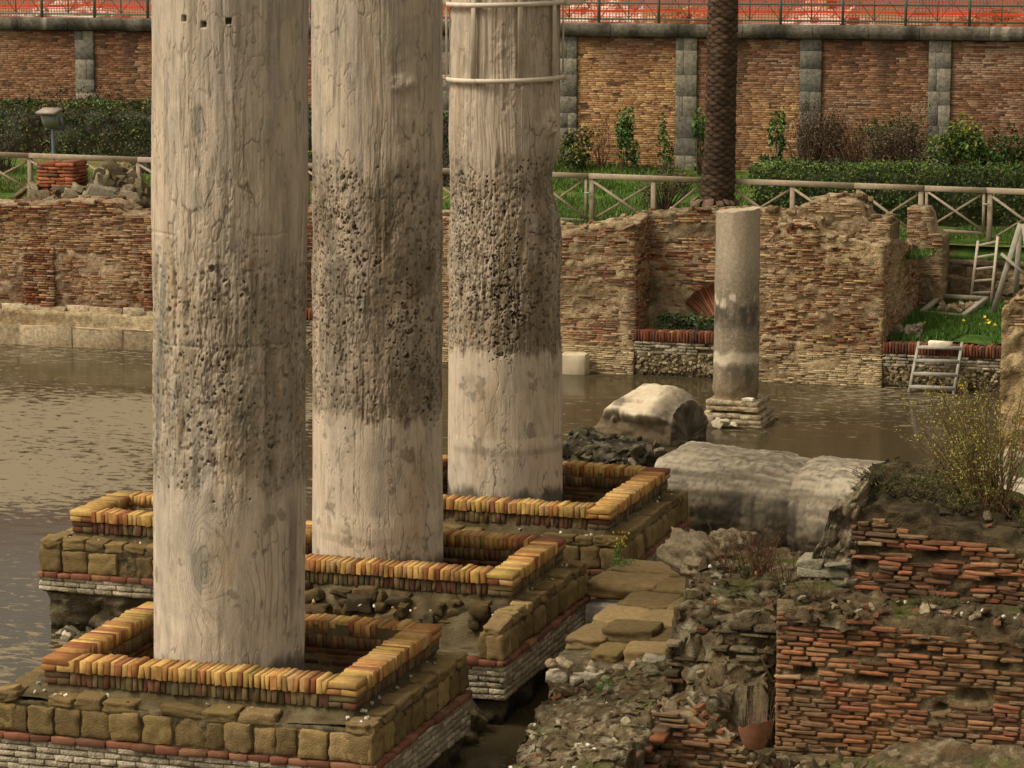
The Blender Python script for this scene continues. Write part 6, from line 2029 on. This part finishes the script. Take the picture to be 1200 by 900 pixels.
rockpile('footing_rocks', 'wet pale rocks at the foot of the small isolated pedestal', 'rocks', -14.9, 30.25, -0.03, 0.5, 0.25, 0.08, 16, 0.08, ((150, 140, 116), (90, 80, 60), (190, 180, 156)))


# ------------------------------------------------------------------ weeds, flowers, chips
def weed(name, label, u, v, z, n, h, spread, colr, leafc=None, leaf_n=0, leaf=0.03, flower=None, fl_n=0, r=0.004, lean=(0, 0), cat='weed', fl_size=0.022, droop=0.0):
    root = thing(name, label, cat, (u, v, z))
    m, ml, mf = MB(), MB(), MB()
    for k in range(n):
        a = R.uniform(0, 2 * pi)
        L = h * R.uniform(0.5, 1.05)
        sp = spread * R.uniform(0.2, 1.0)
        p0 = np.array([u + R.normal(0, spread * 0.16), v + R.normal(0, spread * 0.16), z - 0.03])
        tip = p0 + np.array([cos(a) * sp + lean[0] * L, sin(a) * sp + lean[1] * L, L])
        p1 = p0 * 0.55 + tip * 0.45 + np.array([0, 0, 0.14 * L])
        ts = np.linspace(0, 1, 8)[:, None]
        pts = (1 - ts) ** 2 * p0 + 2 * ts * (1 - ts) * p1 + ts ** 2 * tip - Z_ * droop * L * ts ** 3
        tube(m, pts, r, r * 0.4, lin(colr) * R.uniform(0.7, 1.25), 4)
        if leaf_n:
            q = R.uniform(0.15, 1, leaf_n)
            P = np.stack([np.interp(q, ts[:, 0], pts[:, i]) for i in range(3)], 1) + R.normal(0, leaf * 0.6, (leaf_n, 3))
            leaves(ml, P, leaf, pick(pal(*leafc), leaf_n, None, 0.2), 0.3)
        if flower and fl_n:
            P = pts[-1] + R.normal(0, 0.03, (fl_n, 3))
            leaves(mf, P, fl_size, pick(pal(*flower), fl_n, None, 0.1), 0.9, 1.0)
    m.build('stem', M_TWIG, root)
    if ml.n: ml.build('foliage', M_LEAF, root)
    if mf.n: mf.build('flower', M_LEAF, root)
    return root


YEL = ((196, 170, 44), (180, 152, 36), (156, 140, 50))
weed('yellow_flowering_bush', 'tall straggly bush with yellow flowers on the near brick wall top', -3.95, 28.0, 2.7, 160, 1.25, 0.75, (122, 92, 66), ((132, 130, 62), (156, 146, 76), (112, 118, 58)), 60, 0.032, YEL, 3, 0.006, (-0.18, 0), 'bush', 0.018)
weed('yellow_flowering_bush', 'low arching yellowish bush at the left of the flowering bush', -4.25, 27.8, 2.75, 22, 0.35, 0.6, (122, 92, 66), ((104, 108, 50), (128, 122, 60), (84, 96, 46)), 40, 0.03, YEL, 1, 0.004, (-0.6, 0), 'bush', 0.018)
for k, (u, v, z, n, h, lb) in enumerate(((-6.55, 29.3, 1.38, 34, 0.85, 'dry brown dock stems rising from the rubble in front of the fallen column'), (-6.05, 28.6, 1.35, 30, 0.7, 'dry brown weed stems beside the stacked pale stones'), (-7.0, 29.9, 1.42, 14, 0.6, 'thin dry stems leaning over the rounded boulder'))):
    weed('dry_weeds', lb, u, v, z, int(n * 1.8), h, 0.36, (104, 72, 50), ((104, 74, 52), (124, 90, 62)), 22, 0.02, None, 0, 0.0045)
weed('green_weeds', 'green narrow leaved weeds with white flowers beside the stacked pale stones', -6.0, 28.4, 1.32, 30, 0.42, 0.2, (78, 92, 48), ((66, 92, 46), (82, 108, 54), (54, 78, 40)), 22, 0.045, ((220, 214, 196),), 1, 0.003)
weed('green_weeds', 'small green weed behind the dry stems near the fallen column', -6.75, 29.6, 1.42, 14, 0.4, 0.14, (78, 92, 48), ((66, 92, 46), (82, 108, 54)), 18, 0.05, None, 0, 0.003)
weed('green_weeds', 'bright green tuft on the mossy rubble below the white stones', -7.72, 27.45, 0.66, 26, 0.13, 0.13, (70, 100, 40), ((72, 118, 44), (90, 138, 54)), 12, 0.04, None, 0, 0.002)
weed('green_weeds', 'bright green seedlings on the rubble under the rounded boulder', -7.15, 29.3, 1.36, 10, 0.12, 0.12, (70, 100, 40), ((96, 138, 54), (80, 120, 44)), 8, 0.04, None, 0, 0.002)
weed('yellow_flowers', 'small yellow flowered weed at the corner of the farthest pedestal', -9.02, 32.4, 0.9, 12, 0.36, 0.12, (84, 104, 48), ((80, 112, 46), (100, 130, 56)), 10, 0.035, YEL, 5, 0.003, (0, 0), 'flowers', 0.03)
weed('green_weeds', 'creeping green weed spreading over the tuff walkway end', -8.9, 32.15, 0.9, 24, 0.10, 0.25, (70, 100, 40), ((78, 112, 46), (96, 130, 56)), 10, 0.04, None, 0, 0.002)
for k, (u, v, z, lb) in enumerate(((-5.05, 27.6, 2.82, 'grass tuft on the left shoulder of the near brick wall'), (-4.65, 27.9, 2.85, 'grass tuft in the middle of the near brick wall top'), (-3.5, 27.7, 2.65, 'grass tuft under the flowering bush at right'))):
    weed('grass_tuft', lb, u, v, z, 60, 0.28, 0.3, (96, 98, 52), ((96, 104, 52), (120, 112, 66)), 3, 0.03, None, 0, 0.003, cat='grass', droop=0.2)
for k, (u, v, z, lb) in enumerate(((-5.45, 26.7, 2.0, 'dry grass on the brick wall ledge below the stacked stones'), (-4.3, 26.9, 1.96, 'dry grass in the middle of the brick wall ledge'), (-3.3, 27.0, 1.95, 'dry grass on the brick wall ledge at the right photo edge'), (-7.15, 28.1, 0.75, 'dry grey grass in front of the white grooved stone'), (-6.2, 26.8, 1.05, 'dry grass on the rubble left of the terracotta pot'))):
    weed('dry_grass', lb, u, v, z, 46, 0.26, 0.22, (122, 104, 76), ((104, 98, 56), (126, 108, 70)), 2, 0.025, None, 0, 0.0025, cat='grass', droop=0.15)
for k, (u, v, z, lb) in enumerate(((-5.0, 27.9, 2.95, 'dark twiggy growth at the left end of the near brick wall top'), (-4.55, 27.75, 2.85, 'dark twiggy growth above the holed brick courses of the near wall'), (-4.15, 27.7, 2.75, 'dark twiggy growth under the left of the flowering bush'), (-3.35, 27.65, 2.58, 'dark twiggy growth at the right photo edge on the near wall'))):
    weed('twiggy_growth', lb, u, v, z, 70, 0.22, 0.42, (84, 68, 48), ((72, 76, 38), (88, 84, 48), (64, 66, 36)), 12, 0.028, None, 0, 0.0035, droop=0.25)
weed('yellow_flowers', 'scattered yellow dandelions on the sunken grass behind the steps', -8.0, 54.2, 0.9, 34, 0.16, 0.9, (84, 104, 48), ((70, 104, 40),), 4, 0.06, ((236, 204, 40),), 1, 0.004, (0, 0), 'flowers', 0.07)
m = MB()
tube(m, [(-8.75, 33.6, 0.15), (-8.6, 33.3, 0.55), (-8.42, 33.0, 0.72), (-8.3, 32.9, 0.70)], 0.022, 0.02, lin((120, 76, 54)), 8)
tag(m.build('dead_branch', M_TWIG, base=(-8.6, 33.3, 0.3)), 'bent reddish dead branch in the dark gap beside the farthest pedestal', 'branch', kind='thing')

m = MB()
N = 420
P = []
for (u0, u1, v0, v1, vin) in ((-12.7, -9.1, 24.0, 26.7, 0), (-12.7, -9.1, 28.3, 31.2, 0), (-12.7, -9.1, 32.6, 35.8, 0), (-15.6, -13.3, 30.5, 32.2, 0)):
    k = 42
    sd = R.integers(0, 3, k)
    t = R.random(k)
    d = R.uniform(0.03, 0.2, k)
    uu = np.where(sd == 0, u0 + (u1 - u0) * t, np.where(sd == 1, u1 - d, u0 + d))
    vv = np.where(sd == 0, v0 + d, v0 + (v1 - v0) * t)
    P.append(np.stack([uu, vv, np.full(k, 1.125)], 1))
u, v = R.uniform(-8.3, -5.8, 40), R.uniform(24, 31, 40)
P.append(np.stack([u, v, zfC(u, v) + 0.05], 1))
u, v = R.uniform(-5.6, -2.6, 20), R.uniform(26.5, 27.3, 20)
P.append(np.stack([u, v, 1.97 + 0 * u], 1))
P = np.concatenate(P)
stones(m, P, R.uniform(0.008, 0.022, (len(P), 3)), pick(pal((214, 204, 184), (190, 176, 150), (196, 130, 90)), len(P), [4, 3, 1]), amp=0.2, rotfull=1.0, tmpl=(RC3_V, RC3_F))
tag(m.build('stone_chips', M_MASON), 'tiny pale stone chips scattered over the pedestals and rubble', 'chips', kind='stuff')


# ------------------------------------------------------------------ groups of repeats
GROUPS = {'marble_column': 'row of three tall marble columns', 'brick_pedestal': 'square brick pedestals in the pool', 'ruined_brick_wall': 'ruined brick walls', 'recess_back_wall': 'recess back walls along the pool',
          'low_parapet': 'low parapets along the far pool edge', 'wooden_fence': 'wooden fence runs on the lawn edge', 'wooden_gate': 'wooden gates in the lawn fence', 'debris_heap': 'debris heaps on the street',
          'tall_hedge': 'tall hedges under the retaining wall', 'sprouting_shrub': 'green sprigs along the retaining wall', 'bare_thicket': 'brown thickets along the retaining wall', 'dense_bush': 'dense bushes along the retaining wall',
          'red_leaved_shrub': 'red leaved sprigs above the tall hedge', 'footing_rocks': 'rocks at the pedestal footings', 'yellow_flowering_bush': 'yellow flowered bushes on the near wall', 'dry_weeds': 'dry brown weeds on the near ruin',
          'green_weeds': 'green weeds on the near ruin', 'yellow_flowers': 'yellow wild flowers', 'grass_tuft': 'grass tufts on the near wall', 'dry_grass': 'dry grass tufts on the near ruin', 'twiggy_growth': 'twiggy growth on the near wall'}
for o in S.objects:
    if 'category' in o.keys() and 'group' not in o.keys():
        b = o.name.split('.')[0]
        if b in GROUPS:
            o['group'] = GROUPS[b]
